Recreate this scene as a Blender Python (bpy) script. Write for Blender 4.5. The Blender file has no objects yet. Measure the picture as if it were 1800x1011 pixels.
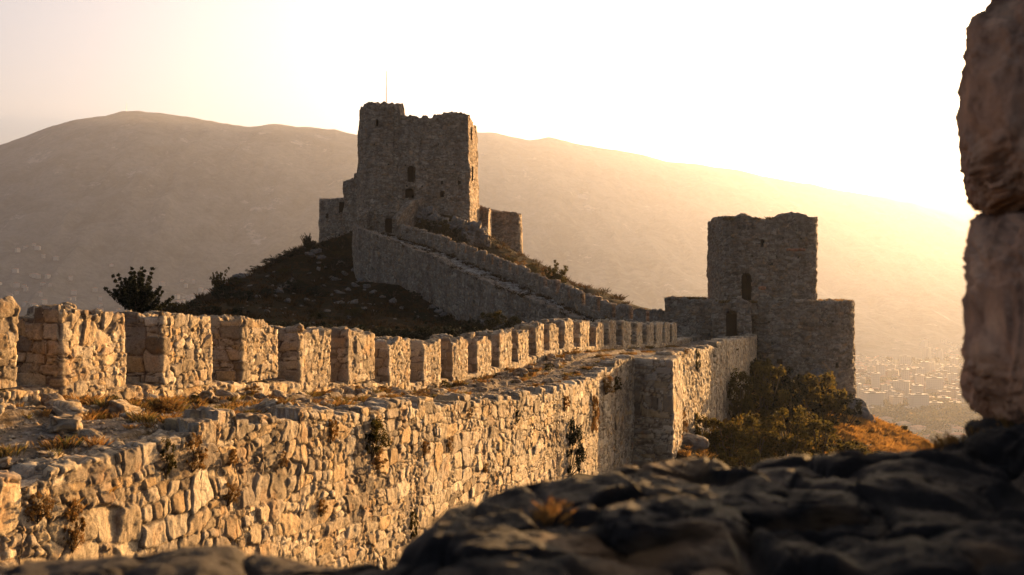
import bpy, bmesh, math, random
import numpy as np
from mathutils import Vector, Matrix

# ------------------------------------------------------------------ camera, sky, sun, exposure
scene = bpy.context.scene
F = 1750.0                       # focal length in photograph pixels (35 mm lens)
SUN_AZ, SUN_EL = math.radians(36), math.radians(6.0)
cam_d = bpy.data.cameras.new("camera")
cam = bpy.data.objects.new("camera", cam_d)
scene.collection.objects.link(cam)
cam.location = (0, 0, 0)
cam.rotation_euler = (math.radians(90), 0, 0)
cam_d.sensor_width = 36.0
cam_d.lens = 35.0
cam_d.clip_start = 0.05
cam_d.clip_end = 60000
cam_d.dof.use_dof = True
cam_d.dof.focus_distance = 34.0
cam_d.dof.aperture_fstop = 4.5
scene.camera = cam

world = bpy.data.worlds.new("World")
scene.world = world
world.use_nodes = True
wn = world.node_tree
for n in list(wn.nodes):
    wn.nodes.remove(n)
wo = wn.nodes.new("ShaderNodeOutputWorld")
bg = wn.nodes.new("ShaderNodeBackground")
sky = wn.nodes.new("ShaderNodeTexSky")
sky.sky_type = 'NISHITA'
sky.sun_disc = False
sky.sun_elevation = SUN_EL
sky.sun_rotation = SUN_AZ
sky.altitude = 200
sky.air_density = 0.4
sky.dust_density = 8.0
sky.ozone_density = 0.6
tint = wn.nodes.new("ShaderNodeMixRGB")
tint.blend_type = 'MULTIPLY'
tint.inputs[0].default_value = 1.0
tint.inputs[2].default_value = (1.0, 0.92, 0.81, 1)
wn.links.new(sky.outputs[0], tint.inputs[1])
wn.links.new(tint.outputs[0], bg.inputs[0])
bg.inputs[1].default_value = 0.06
wn.links.new(bg.outputs[0], wo.inputs[0])

sun_d = bpy.data.lights.new("sun", 'SUN')
sun_d.energy = 5.0
sun_d.angle = math.radians(0.6)
sun_d.color = (1.0, 0.56, 0.21)
sun = bpy.data.objects.new("sun", sun_d)
scene.collection.objects.link(sun)
sv = Vector((math.sin(SUN_AZ) * math.cos(SUN_EL), math.cos(SUN_AZ) * math.cos(SUN_EL), math.sin(SUN_EL)))
sun.rotation_euler = sv.to_track_quat('Z', 'Y').to_euler()
sun.location = (40, 60, 60)

scene.view_settings.view_transform = 'Standard'
scene.view_settings.look = 'None'
scene.view_settings.exposure = 3.4
scene.view_settings.gamma = 1.0
HAZE_DENSITY = 1.12e-4
HAZE_COLOR = (0.32, 0.35, 0.45)
HAZE_ANISO = 0.55
scene.cycles.max_bounces = 4
scene.cycles.diffuse_bounces = 2
scene.cycles.volume_bounces = 0
scene.cycles.transparent_max_bounces = 8
scene.cycles.sample_clamp_indirect = 8

# ------------------------------------------------------------------ helpers
rng = np.random.default_rng(7)
random.seed(7)


def W(px, py, Y):
    return np.array([(px - 900) / F * Y, Y, (505.5 - py) / F * Y])


def h2(i, j, seed):
    i = np.asarray(i).astype(np.int64); j = np.asarray(j).astype(np.int64)
    n = (i * 374761393 + j * 668265263 + seed * 1442695041) & 0xffffffff
    n = ((n ^ (n >> 13)) * 1274126177) & 0xffffffff
    n = ((n ^ (n >> 16)) * 2246822519) & 0xffffffff
    n = n ^ (n >> 15)
    return n.astype(np.float64) / 4294967295.0


def vnoise(x, y, z, seed=0):
    xi = np.floor(x); yi = np.floor(y); zi = np.floor(z)
    fx, fy, fz = x - xi, y - yi, z - zi
    fx = fx * fx * (3 - 2 * fx); fy = fy * fy * (3 - 2 * fy); fz = fz * fz * (3 - 2 * fz)
    r = 0
    for dz in (0, 1):
        wz = fz if dz else 1 - fz
        for dy in (0, 1):
            wy = fy if dy else 1 - fy
            a = h2(xi + (zi + dz) * 57, yi + dy, seed)
            b = h2(xi + 1 + (zi + dz) * 57, yi + dy, seed)
            r = r + wz * wy * (a * (1 - fx) + b * fx)
    return r * 2 - 1


def fbm(x, y, z, octv=4, seed=0, gain=0.5):
    r = 0; a = 1.0; s = 0
    for o in range(octv):
        r = r + a * vnoise(x * 2 ** o + o * 17.3, y * 2 ** o - o * 9.1, z * 2 ** o + o * 3.7, seed + o)
        s += a; a *= gain
    return r / s


def sstep(x, a, b):
    t = np.clip((x - a) / (b - a), 0, 1)
    return t * t * (3 - 2 * t)


def cells(u, v, w, h, seed, p=4.5, jit=1.0):
    """coursed rubble: jittered cells in rows, each row shifted; returns edge distance, id, local offsets"""
    uu = u / w; vv = v / h
    j0 = np.floor(vv)
    F1 = np.full(u.shape, 9.0); F2 = np.full(u.shape, 9.0)
    idv = np.zeros(u.shape); ox = np.zeros(u.shape); oy = np.zeros(u.shape)
    for dj in (-1, 0, 1):
        j = j0 + dj
        su = uu + h2(j, j * 0 + 3, seed + 5) * 3
        i0 = np.floor(su)
        for di in (-1, 0, 1):
            i = i0 + di
            cx = i + 0.5 + (h2(i, j, seed) - 0.5) * 0.75 * jit
            cy = j + 0.5 + (h2(i, j, seed + 1) - 0.5) * 0.5 * jit
            dx = su - cx; dy = vv - cy
            d = (np.abs(dx) ** p + np.abs(dy) ** p) ** (1 / p)
            near = d < F1
            F2 = np.where(near, F1, np.minimum(F2, d))
            idv = np.where(near, h2(i, j, seed + 2), idv)
            ox = np.where(near, dx, ox); oy = np.where(near, dy, oy)
            F1 = np.where(near, d, F1)
    return F2 - F1, idv, ox, oy


def masonry(P, U, V, cfg):
    """returns displacement, tone, gap for surface points"""
    w, h, seed = cfg.get('w', .4), cfg.get('h', .28), cfg.get('seed', 1)
    n1 = fbm(P[..., 0] / w * .9, P[..., 1] / w * .9, P[..., 2] / w * .9, 2, seed + 40)
    n2 = fbm(P[..., 0] / w * .9 + 31, P[..., 1] / w * .9, P[..., 2] / w * .9 + 7, 2, seed + 50)
    big = fbm(P[..., 0] / w * .15, P[..., 1] / w * .15, P[..., 2] / w * .2, 2, seed + 60)
    wp = cfg.get('warp', .28)
    u = U + n1 * w * wp + big * w * .9 + w * .45 * vnoise(U * .55 / w, V * .3 / h, V * 0, seed + 90)
    v = V + n2 * h * wp + big * h * .9 + h * .6 * vnoise(V * .5 / h, U * .12, V * 0, seed + 91)
    e1, i1, ox, oy = cells(u, v, w, h, seed, cfg.get('p', 4.5), cfg.get('jit', 1.0))
    e2, i2, ox2, oy2 = cells(u + 91.7, v + 13.3, w * .5, h * .5, seed + 9)
    split = i1 > 1 - cfg.get('split', .35)
    e = np.where(split, np.minimum(e1, e2 * .5), e1)
    idd = np.where(split, i2, (i1 * 7.77) % 1.0)
    ox = np.where(split, ox2 * .5, ox); oy = np.where(split, oy2 * .5, oy)
    rel = cfg.get('relief', .06)
    m = sstep(e, 0.0, cfg.get('edge', .15)) ** .8
    ra = (idd * 13.7) % 1.0; rb = (idd * 29.3) % 1.0; rc = (idd * 51.1) % 1.0
    d = rel * m + m * rel * cfg.get('off', .9) * (ra - .5) + m * rel * cfg.get('tilt', 1.6) * ((rb - .5) * ox + (rc - .5) * oy)
    d = d * (1 - .45 * sstep(big, .05, .4)) + rel * .35 * sstep(big, .05, .4)
    missing = (idd * 97.1) % 1.0 < cfg.get('missing', .03)
    d = np.where(missing, d - rel * .9 * m, d)
    r1 = cfg.get('rough', .018)
    k = cfg.get('rk', 6.0)
    d = d + r1 * fbm(P[..., 0] * k, P[..., 1] * k, P[..., 2] * k, 4, seed + 70, .6)
    d = d + cfg.get('sag', .05) * fbm(P[..., 0] * .5, P[..., 1] * .5, P[..., 2] * .5, 2, seed + 80)
    gap = 1 - sstep(e, 0.0, .075)
    gap = np.maximum(gap, np.where(missing, .25, 0))
    return d, idd, gap


def mk_mesh(name, verts, faces, mat=None, attrs=None, smooth=True):
    me = bpy.data.meshes.new(name)
    verts = np.ascontiguousarray(verts, dtype=np.float32).reshape(-1, 3)
    faces = np.ascontiguousarray(faces, dtype=np.int32)
    nf, k = faces.shape
    me.vertices.add(len(verts)); me.vertices.foreach_set('co', verts.ravel())
    me.loops.add(nf * k); me.loops.foreach_set('vertex_index', faces.ravel())
    me.polygons.add(nf); me.polygons.foreach_set('loop_start', np.arange(nf, dtype=np.int32) * k)
    me.update(calc_edges=True)
    me.polygons.foreach_set('use_smooth', np.full(nf, smooth, dtype=bool))
    if attrs:
        for an, av in attrs.items():
            a = me.attributes.new(an, 'FLOAT', 'POINT')
            a.data.foreach_set('value', np.ascontiguousarray(av, dtype=np.float32).ravel())
    if mat is not None:
        for m_ in (mat if isinstance(mat, (list, tuple)) else [mat]):
            me.materials.append(m_)
    return me


def tag(o, label=None, cat=None, group=None, kind=None):
    if label: o['label'] = label
    if cat: o['category'] = cat
    if group: o['group'] = group
    if kind: o['kind'] = kind
    return o


def link(name, me, parent=None, loc=None):
    o = bpy.data.objects.new(name, me)
    scene.collection.objects.link(o)
    if parent is not None: o.parent = parent
    if loc is not None: o.location = loc
    return o


def thing(name, loc, label, cat, group=None, rz=0):
    o = bpy.data.objects.new(name, None)
    o.empty_display_size = .3
    scene.collection.objects.link(o)
    o.location = loc; o.rotation_euler = (0, 0, rz)
    return tag(o, label, cat, group)


def put(name, verts, faces, mat, parent=None, attrs=None, smooth=True):
    """mesh given in world coordinates, stored about its parent's location (or its own base)"""
    verts = np.asarray(verts, dtype=np.float64).reshape(-1, 3)
    if parent is not None:
        org = np.array(parent.location)
        o = link(name, mk_mesh(name, verts - org, faces, mat, attrs, smooth), parent)
    else:
        org = np.array([verts[:, 0].mean(), verts[:, 1].mean(), verts[:, 2].min()])
        o = link(name, mk_mesh(name, verts - org, faces, mat, attrs, smooth), None, org)
    return o


def grid_faces(nu, nv, closed=False):
    i = np.arange(nu if closed else nu - 1)[:, None]; j = np.arange(nv - 1)[None, :]
    i2 = (i + 1) % nu
    a = i * nv + j; b = i2 * nv + j; c = i2 * nv + j + 1; d = i * nv + j + 1
    return np.stack([a, b, c, d], -1).reshape(-1, 4)


def project(v):
    return 900 + v[:, 0] / v[:, 1] * F, 505.5 - v[:, 2] / v[:, 1] * F


# ------------------------------------------------------------------ materials
def nd(nt, t, **kw):
    n = nt.nodes.new(t)
    for k, v in kw.items():
        setattr(n, k, v)
    return n


def base_mat(name):
    m = bpy.data.materials.new(name)
    m.use_nodes = True
    nt = m.node_tree
    for n in list(nt.nodes): nt.nodes.remove(n)
    out = nd(nt, "ShaderNodeOutputMaterial")
    b = nd(nt, "ShaderNodeBsdfPrincipled")
    b.inputs['Roughness'].default_value = .92
    b.inputs['Specular IOR Level'].default_value = .25
    nt.links.new(b.outputs[0], out.inputs[0])
    return m, nt, b, out


def ramp(nt, stops, interp='LINEAR'):
    r = nd(nt, "ShaderNodeValToRGB")
    r.color_ramp.interpolation = interp
    el = r.color_ramp.elements
    while len(el) > 1: el.remove(el[0])
    for i, (p, c) in enumerate(stops):
        e = el[0] if i == 0 else el.new(p)
        e.position = p
        e.color = (*c, 1) if len(c) == 3 else c
    return r


def mixc(nt, fac, a, b, mode='MIX'):
    m = nd(nt, "ShaderNodeMixRGB", blend_type=mode)
    for idx, v in ((0, fac), (1, a), (2, b)):
        if hasattr(v, 'is_linked'):
            nt.links.new(v, m.inputs[idx])
        else:
            m.inputs[idx].default_value = v if idx == 0 else ((*v, 1) if len(v) == 3 else v)
    return m.outputs[0]


def noise(nt, coord, scale, detail=5, rough=.6, out=0):
    n = nd(nt, "ShaderNodeTexNoise")
    n.inputs['Scale'].default_value = scale
    n.inputs['Detail'].default_value = detail
    n.inputs['Roughness'].default_value = rough
    nt.links.new(coord, n.inputs['Vector'])
    return n.outputs[out]


def stone_mat(name, cols, mortar=(.11, .08, .055), bump=.6, bscale=14, bdist=.03, stain=.5, dark=(.07, .055, .04), brick=None):
    m, nt, b, out = base_mat(name)
    tc = nd(nt, "ShaderNodeTexCoord").outputs['Object']
    at = nd(nt, "ShaderNodeAttribute", attribute_name='tone').outputs['Fac']
    ag = nd(nt, "ShaderNodeAttribute", attribute_name='gap').outputs['Fac']
    n = len(cols)
    rp = ramp(nt, [(i / (n - 1) if n > 1 else 0, c) for i, c in enumerate(cols)])
    nt.links.new(at, rp.inputs[0])
    c = rp.outputs[0]
    # speckle and pitting
    sp = ramp(nt, [(.32, (.4, .38, .36)), (.5, (1, 1, 1)), (.68, (1.3, 1.25, 1.15))])
    nt.links.new(noise(nt, tc, bscale, 6, .7), sp.inputs[0])
    c = mixc(nt, .8, c, sp.outputs[0], 'MULTIPLY')
    mp = nd(nt, "ShaderNodeMapping"); mp.inputs['Scale'].default_value = (1, 1, .16)
    nt.links.new(tc, mp.inputs['Vector'])
    sk = ramp(nt, [(.36, (.55, .52, .5)), (.52, (1, 1, 1)), (.7, (1.2, 1.17, 1.12))])
    nt.links.new(noise(nt, mp.outputs[0], 1.1, 5, .62), sk.inputs[0])
    c = mixc(nt, .75, c, sk.outputs[0], 'MULTIPLY')
    # warm iron stains
    s1 = ramp(nt, [(.56, (0, 0, 0)), (.70, (1, 1, 1))])
    nt.links.new(noise(nt, tc, 1.7, 4, .6), s1.inputs[0])
    c = mixc(nt, s1.outputs[0], c, mixc(nt, .5, c, (.36, .19, .07)))
    # dark lichen and weathering
    s2 = ramp(nt, [(.54, (0, 0, 0)), (.66, (stain, stain, stain))])
    nt.links.new(noise(nt, tc, .8, 7, .72), s2.inputs[0])
    c = mixc(nt, s2.outputs[0], c, dark)
    lm = ramp(nt, [(.5, mortar), (.62, tuple(min(1, q * 3.2) for q in mortar))])
    nt.links.new(noise(nt, tc, .9, 3, .6), lm.inputs[0])
    c = mixc(nt, ag, c, lm.outputs[0])
    nt.links.new(c, b.inputs['Base Color'])
    bp = nd(nt, "ShaderNodeBump")
    bp.inputs['Strength'].default_value = bump
    bp.inputs['Distance'].default_value = bdist
    nt.links.new(noise(nt, tc, bscale * .6, 8, .72), bp.inputs['Height'])
    nt.links.new(bp.outputs[0], b.inputs['Normal'])
    return m


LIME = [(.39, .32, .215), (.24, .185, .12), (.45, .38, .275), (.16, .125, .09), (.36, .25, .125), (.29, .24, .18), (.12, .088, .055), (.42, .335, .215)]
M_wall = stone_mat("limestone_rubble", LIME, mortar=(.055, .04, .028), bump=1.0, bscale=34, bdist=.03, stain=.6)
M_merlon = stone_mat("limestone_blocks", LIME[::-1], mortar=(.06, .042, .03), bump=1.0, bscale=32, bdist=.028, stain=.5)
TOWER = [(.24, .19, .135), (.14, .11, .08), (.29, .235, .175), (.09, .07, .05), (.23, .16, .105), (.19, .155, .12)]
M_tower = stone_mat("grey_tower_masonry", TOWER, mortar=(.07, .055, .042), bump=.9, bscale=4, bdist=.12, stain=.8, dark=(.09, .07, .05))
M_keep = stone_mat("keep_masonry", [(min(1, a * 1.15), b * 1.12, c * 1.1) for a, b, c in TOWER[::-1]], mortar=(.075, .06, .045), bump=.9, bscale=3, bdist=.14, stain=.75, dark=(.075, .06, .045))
M_rock = stone_mat("weathered_rock", [(.10, .09, .08), (.14, .125, .11), (.07, .065, .055)], bump=.9, bscale=5, bdist=.08, stain=.5)
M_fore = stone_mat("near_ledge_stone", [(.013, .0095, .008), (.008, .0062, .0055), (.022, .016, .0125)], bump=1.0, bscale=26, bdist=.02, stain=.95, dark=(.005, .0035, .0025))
M_jamb = stone_mat("jamb_stone", [(.46, .26, .16), (.36, .21, .135), (.5, .31, .2)], bump=.9, bscale=16, bdist=.02, stain=.7, dark=(.08, .045, .03))
M_brickred = stone_mat("red_brick", [(.33, .13, .07), (.28, .12, .07), (.36, .17, .09)], bump=.6, bscale=5, bdist=.05)


def ground_mat(name, cols, scale=.35, rock=(.06, .053, .045), rockamt=.66, bump=.8, bdist=.25):
    m, nt, b, out = base_mat(name)
    tc = nd(nt, "ShaderNodeTexCoord").outputs['Object']
    rp = ramp(nt, [(.3 + .45 * i / (len(cols) - 1), c) for i, c in enumerate(cols)])
    nt.links.new(noise(nt, tc, scale, 9, .72), rp.inputs[0])
    c = rp.outputs[0]
    fine = ramp(nt, [(.3, (.6, .6, .6)), (.7, (1.35, 1.3, 1.25))])
    nt.links.new(noise(nt, tc, scale * 14, 5, .7), fine.inputs[0])
    c = mixc(nt, .8, c, fine.outputs[0], 'MULTIPLY')
    rk = ramp(nt, [(rockamt, (0, 0, 0)), (rockamt + .05, (1, 1, 1))])
    nt.links.new(noise(nt, tc, scale * 1.7, 8, .75), rk.inputs[0])
    c = mixc(nt, rk.outputs[0], c, rock)
    nt.links.new(c, b.inputs['Base Color'])
    b.inputs['Specular IOR Level'].default_value = .02
    bp = nd(nt, "ShaderNodeBump")
    bp.inputs['Strength'].default_value = bump
    bp.inputs['Distance'].default_value = bdist
    nt.links.new(noise(nt, tc, scale * 6, 8, .7), bp.inputs['Height'])
    nt.links.new(bp.outputs[0], b.inputs['Normal'])
    return m


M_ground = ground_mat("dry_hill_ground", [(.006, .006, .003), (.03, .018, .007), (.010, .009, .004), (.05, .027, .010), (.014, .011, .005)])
M_ramp = ground_mat('ramp_stone_skylit_tone', [(.10, .085, .068), (.18, .155, .125), (.07, .058, .042), (.21, .18, .15)], scale=1.0, rock=(.3, .27, .23), rockamt=.5, bdist=.06)  # paving colour lightened to paint sky light on the ramp top
M_path = ground_mat("trodden_path", [(.09, .07, .05), (.17, .14, .11), (.07, .05, .028), (.2, .17, .135)], scale=1.6, rock=(.24, .205, .17), rockamt=.55, bump=1.0, bdist=.07)
M_plain = ground_mat("valley_fields", [(.10, .085, .05), (.16, .13, .08), (.07, .07, .04), (.20, .16, .10)], scale=.004, rock=(.06, .06, .035), rockamt=.6, bump=0)
M_mount = ground_mat("bare_mountain", [(.07, .07, .065), (.13, .125, .115), (.055, .055, .05), (.18, .17, .16)], scale=.0035, rock=(.24, .225, .21), rockamt=.6, bump=.6, bdist=30)


def leaf_mat(name, cols, trans=.35):
    m, nt, b, out = base_mat(name)
    at = nd(nt, "ShaderNodeAttribute", attribute_name='tone').outputs['Fac']
    rp = ramp(nt, [(i / (len(cols) - 1), c) for i, c in enumerate(cols)])
    nt.links.new(at, rp.inputs[0])
    nt.links.new(rp.outputs[0], b.inputs['Base Color'])
    b.inputs['Roughness'].default_value = .85
    b.inputs['Specular IOR Level'].default_value = .12
    t = nd(nt, "ShaderNodeBsdfTranslucent")
    nt.links.new(rp.outputs[0], t.inputs[0])
    mx = nd(nt, "ShaderNodeMixShader")
    mx.inputs[0].default_value = trans
    nt.links.new(b.outputs[0], mx.inputs[1]); nt.links.new(t.outputs[0], mx.inputs[2])
    nt.links.new(mx.outputs[0], out.inputs[0])
    return m


M_leaf = leaf_mat("green_leaves", [(.010, .012, .004), (.02, .024, .007), (.06, .044, .010), (.014, .015, .005), (.11, .07, .016)], .5)
M_thicket = leaf_mat('painted_backlit_leaves', [(.02, .02, .006), (.05, .042, .011), (.085, .062, .014), (.022, .022, .007), (.14, .085, .018)], .55)  # brighter warm copy of the leaves; sunlit tips are painted into the colour
M_darkleaf = leaf_mat("dark_needles", [(.006, .009, .004), (.010, .014, .006), (.014, .015, .005)], .12)
M_dryleaf = leaf_mat("russet_leaves", [(.16, .08, .025), (.24, .12, .035), (.10, .07, .025), (.20, .10, .03)])
M_grass = leaf_mat("dry_grass_blades", [(.17, .085, .025), (.24, .13, .04), (.07, .065, .02), (.13, .06, .02), (.05, .055, .016)], .4)

M_hillgrass = leaf_mat('hill_grass_painted_shade', [(.035, .018, .006), (.06, .032, .01), (.018, .014, .005), (.045, .024, .008)], .3)  # darker copy of the dry grass; the hill's shade is in the colour
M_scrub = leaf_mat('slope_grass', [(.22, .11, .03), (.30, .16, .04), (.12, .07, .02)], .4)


def plain_mat(name, col, rough=.8, metal=0):
    m, nt, b, out = base_mat(name)
    tc = nd(nt, "ShaderNodeTexCoord").outputs['Object']
    rp = ramp(nt, [(.3, tuple(c * .75 for c in col)), (.7, tuple(c * 1.15 for c in col))])
    nt.links.new(noise(nt, tc, 6, 4, .6), rp.inputs[0])
    nt.links.new(rp.outputs[0], b.inputs['Base Color'])
    b.inputs['Roughness'].default_value = rough
    b.inputs['Metallic'].default_value = metal
    return m


M_bark = plain_mat("bark", (.06, .045, .03))
M_metal = plain_mat("rusty_metal", (.12, .08, .06), .5, .6)
M_dark = plain_mat("painted_recess_shade", (.022, .017, .013))  # near-black colour paints the shade inside windows and doorways


def facade_mat(name, col):
    m, nt, b, out = base_mat(name)
    tc = nd(nt, "ShaderNodeTexCoord").outputs['Object']
    sx = nd(nt, "ShaderNodeSeparateXYZ"); nt.links.new(tc, sx.inputs[0])
    def mt(op, a, bb=None, cc=None):
        k = nd(nt, "ShaderNodeMath", operation=op)
        for i, v in enumerate((a, bb, cc)):
            if v is None: continue
            if hasattr(v, 'is_linked'): nt.links.new(v, k.inputs[i])
            else: k.inputs[i].default_value = v
        return k.outputs[0]
    xy = mt('ADD', sx.outputs[0], sx.outputs[1])
    fx = mt('FRACT', mt('DIVIDE', xy, 3.4)); fz = mt('FRACT', mt('DIVIDE', sx.outputs[2], 3.1))
    wx = mt('MULTIPLY', mt('GREATER_THAN', fx, .35), mt('LESS_THAN', fx, .75))
    wz = mt('MULTIPLY', mt('GREATER_THAN', fz, .35), mt('LESS_THAN', fz, .8))
    w = mt('MULTIPLY', wx, wz)
    c = mixc(nt, w, col, tuple(q * .55 for q in col))
    nt.links.new(c, b.inputs['Base Color'])
    return m


M_fac = [facade_mat("pale_render_facade", (.42, .37, .31)), facade_mat("cream_facade", (.34, .27, .19)), facade_mat("pink_facade", (.30, .19, .14)), facade_mat("grey_facade", (.2, .18, .16))]
M_roofs = [plain_mat("terracotta_roof", (.33, .15, .09)), plain_mat("flat_grey_roof", (.2, .185, .165)), plain_mat("brown_tile_roof", (.22, .12, .08))]

# ------------------------------------------------------------------ wall lines
MER = [  # px of inner face left and right edge, top y; the battlement of the near wall
    (-95, 27, 526), (103, 219, 550), (281, 370, 561), (420, 486, 567), (523, 580, 579), (608, 655, 588), (681, 719, 596),
    (741, 773, 603), (793, 821, 601), (836, 862, 593), (875, 898, 590), (909, 928, 582), (940, 954, 575), (964, 981, 567),
    (990, 1006, 566), (1017, 1034, 566), (1045, 1060, 566), (1069, 1082, 567), (1092, 1108, 567), (1118, 1128, 569),
    (1136, 1148, 570), (1152, 1163, 570), (1168, 1176, 570), (1180, 1188, 570)]
BL = np.array([(-10.9, 4.5), (-7.38, 16.25), (-2.85, 31.4), (1.68, 46), (4.43, 53.5), (7.5, 60.5), (9.3, 65), (11.2, 70), (12.9, 75), (14.8, 80.5)])


def line_at_px(px):
    """point of the battlement's inner line seen in column px"""
    r = (px - 900) / F
    for (x0, y0), (x1, y1) in zip(BL[:-1], BL[1:]):
        a = (x0 - r * y0); b = (x1 - r * y1)
        if a <= 0 <= b or (a < 0 and b > 0):
            t = a / (a - b)
            return np.array([x0 + t * (x1 - x0), y0 + t * (y1 - y0)])
    t = 1
    return BL[0] if (BL[0][0] - r * BL[0][1]) > 0 else BL[-1]


MPTS = []
for (a, b, ty) in MER:
    pa, pb = line_at_px(a), line_at_px(b)
    MPTS.append((pa, pb, (505.5 - ty) / F * pa[1] + (.06 * math.sin(len(MPTS) * 2.7) if len(MPTS) > 2 else 0)))
_my = np.array([m[0][1] for m in MPTS]); _mz = np.array([m[2] for m in MPTS])
_mz_s = np.convolve(np.pad(_mz, 1, mode='edge'), [.25, .5, .25], 'valid')


def topz(y):
    return np.interp(y, np.r_[0, _my, 90], np.r_[_mz_s[0] + .2, _mz_s, _mz_s[-1] - .2])


def walkz(y):
    return topz(y) - 1.68


# outer (court side) edge of the wall-walk: main face, buttress, two far bays
def face_x(y): return -8.78 + .3 * y


# ------------------------------------------------------------------ terrain function
CP = []
def cp(px, py, Y): CP.append(tuple(W(px, py, Y)))
for a in [(590, 432, 150), (563, 432, 150), (520, 440, 146), (470, 462, 138), (400, 495, 125), (330, 530, 112), (285, 548, 100), (220, 560, 92), (600, 500, 128), (500, 535, 112),
          (650, 545, 112), (450, 560, 98), (350, 575, 85), (700, 560, 104), (760, 575, 98), (560, 575, 92), (617, 482, 133), (660, 492, 130), (730, 517, 123), (800, 562, 115), (860, 590, 106), (950, 600, 98),
          (1060, 600, 88), (740, 380, 137), (790, 385, 135), (850, 432, 132), (700, 400, 137), (900, 462, 128), (960, 487, 118), (1000, 503, 110), (1040, 522, 102), (1120, 550, 94), (1200, 560, 96),
          (640, 398, 142), (720, 395, 150), (860, 445, 150), (930, 462, 152), (640, 420, 160), (840, 430, 165),
          (1215, 800, 48), (1200, 780, 52), (1260, 790, 56), (1290, 740, 66), (1340, 685, 76), (1420, 705, 78), (1500, 722, 80), (1555, 748, 79), (1620, 783, 76), (1665, 812, 74), (1420, 780, 64), (1550, 800, 66), (1300, 860, 48), (1500, 900, 50),
          (1100, 835, 46), (1600, 870, 60), (1750, 900, 66)]:
    cp(*a)
CP += [(-2, 10, -8), (-4, 5, -6), (0, 0, -2.2), (3, 3, -3), (4, 25, -8.3), (8, 35, -8.5), (2, 18, -8), (12, 20, -11), (20, 30, -14), (-10, 12, -5), (-9, 25, -6), (-14, 20, -8), (-20, 35, -8), (-5, 40, -5.5), (-14, 55, -6), (0, 58, -5.5),
       (5, 70, -5), (-25, 70, -6), (-35, 60, -12), (-50, 90, -16), (-45, 110, -14), (-60, 130, -24), (-55, 160, -25), (-30, 175, -10), (-10, 190, -3), (20, 175, -10), (30, 150, -16), (30, 120, -18), (22, 100, -8), (32, 96, -16),
       (45, 90, -26), (48, 75, -22), (50, 50, -28), (60, 110, -40), (12, 90, -4.5), (18, 90, -5), (40, 30, -26), (-40, 20, -22), (-20, 0, -10), (20, 0, -12), (0, -20, -6)]
CP = np.array(CP)
_D = np.sqrt(((CP[:, None, :2] - CP[None, :, :2]) ** 2).sum(-1) + 4.0)
_A = np.block([[_D + 0.0 * np.eye(len(CP)), np.ones((len(CP), 1))], [np.ones((1, len(CP))), np.zeros((1, 1))]])
_wt = np.linalg.solve(_A, np.r_[CP[:, 2], 0])


def tz(x, y, detail=True):
    x = np.asarray(x, float); y = np.asarray(y, float)
    sh = x.shape
    X = x.ravel(); Y = y.ravel()
    out = np.empty(X.shape)
    for s in range(0, len(X), 20000):
        d = np.sqrt((X[s:s + 20000, None] - CP[None, :, 0]) ** 2 + (Y[s:s + 20000, None] - CP[None, :, 1]) ** 2 + 4.0)
        out[s:s + 20000] = d @ _wt[:-1] + _wt[-1]
    # distance from the ridge the castle stands on
    ax, ay, bx, by = 0, 10, -6, 150
    t = np.clip(((X - ax) * (bx - ax) + (Y - ay) * (by - ay)) / ((bx - ax) ** 2 + (by - ay) ** 2), 0, 1)
    dist = np.hypot(X - ax - t * (bx - ax), Y - ay - t * (by - ay))
    env = 6 - np.maximum(0, dist - 30) * 1.05
    f = sstep(dist, 36, 60)
    out = out * (1 - f) + np.minimum(out, env) * f
    out = np.where(dist > 60, env, out)
    if detail:
        far = 1 + dist / 60
        out = out + .45 * fbm(X * .22, Y * .22, X * 0, 4, 11) + far * .35 * fbm(X * .06, Y * .06, X * 0, 3, 12)
    return np.maximum(out, -196).reshape(sh)


def hit(px, py, y0=40, y1=175):
    """where the view line of a photograph point meets the hillside"""
    ys = np.linspace(y0, y1, 500)
    x = (px - 900) / F * ys; z = (505.5 - py) / F * ys
    d = z - tz(x, ys)
    k = np.where(d < 0)[0]
    i = k[0] if len(k) else int(np.argmin(d))
    return np.array([x[i], ys[i], tz(x[i:i + 1], ys[i:i + 1])[0]])


# ------------------------------------------------------------------ setting: hill, valley, mountains
def axis(parts):
    return np.unique(np.concatenate([np.arange(a, b, s) for a, b, s in parts] + [np.array([parts[-1][1]])]))


gx = axis([(-330, -70, 10), (-70, -45, 1.5), (-45, 45, .7), (45, 80, 1.5), (80, 340, 10)])
gy = axis([(-300, -20, 12), (-20, 170, .75), (170, 200, 2), (200, 480, 12)])
GX, GY = np.meshgrid(gx, gy, indexing='ij')
GZ = tz(GX, GY)
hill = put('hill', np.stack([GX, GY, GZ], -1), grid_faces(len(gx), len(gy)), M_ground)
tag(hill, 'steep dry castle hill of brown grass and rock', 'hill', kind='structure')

# valley floor
vx = np.concatenate([-np.geomspace(9800, 60, 60), np.linspace(-50, 50, 5), np.geomspace(60, 9800, 60)])
vy = np.linspace(-1900, 11800, 130)
VX, VY = np.meshgrid(vx, vy, indexing='ij')
VZ = -180 + 5 * fbm(VX / 900, VY / 900, VX * 0, 3, 21)
valley = put('ground', np.stack([VX, VY, VZ], -1), grid_faces(len(vx), len(vy)), M_plain)
tag(valley, 'hazy valley floor of fields and town far below', 'ground', kind='structure')

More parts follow.
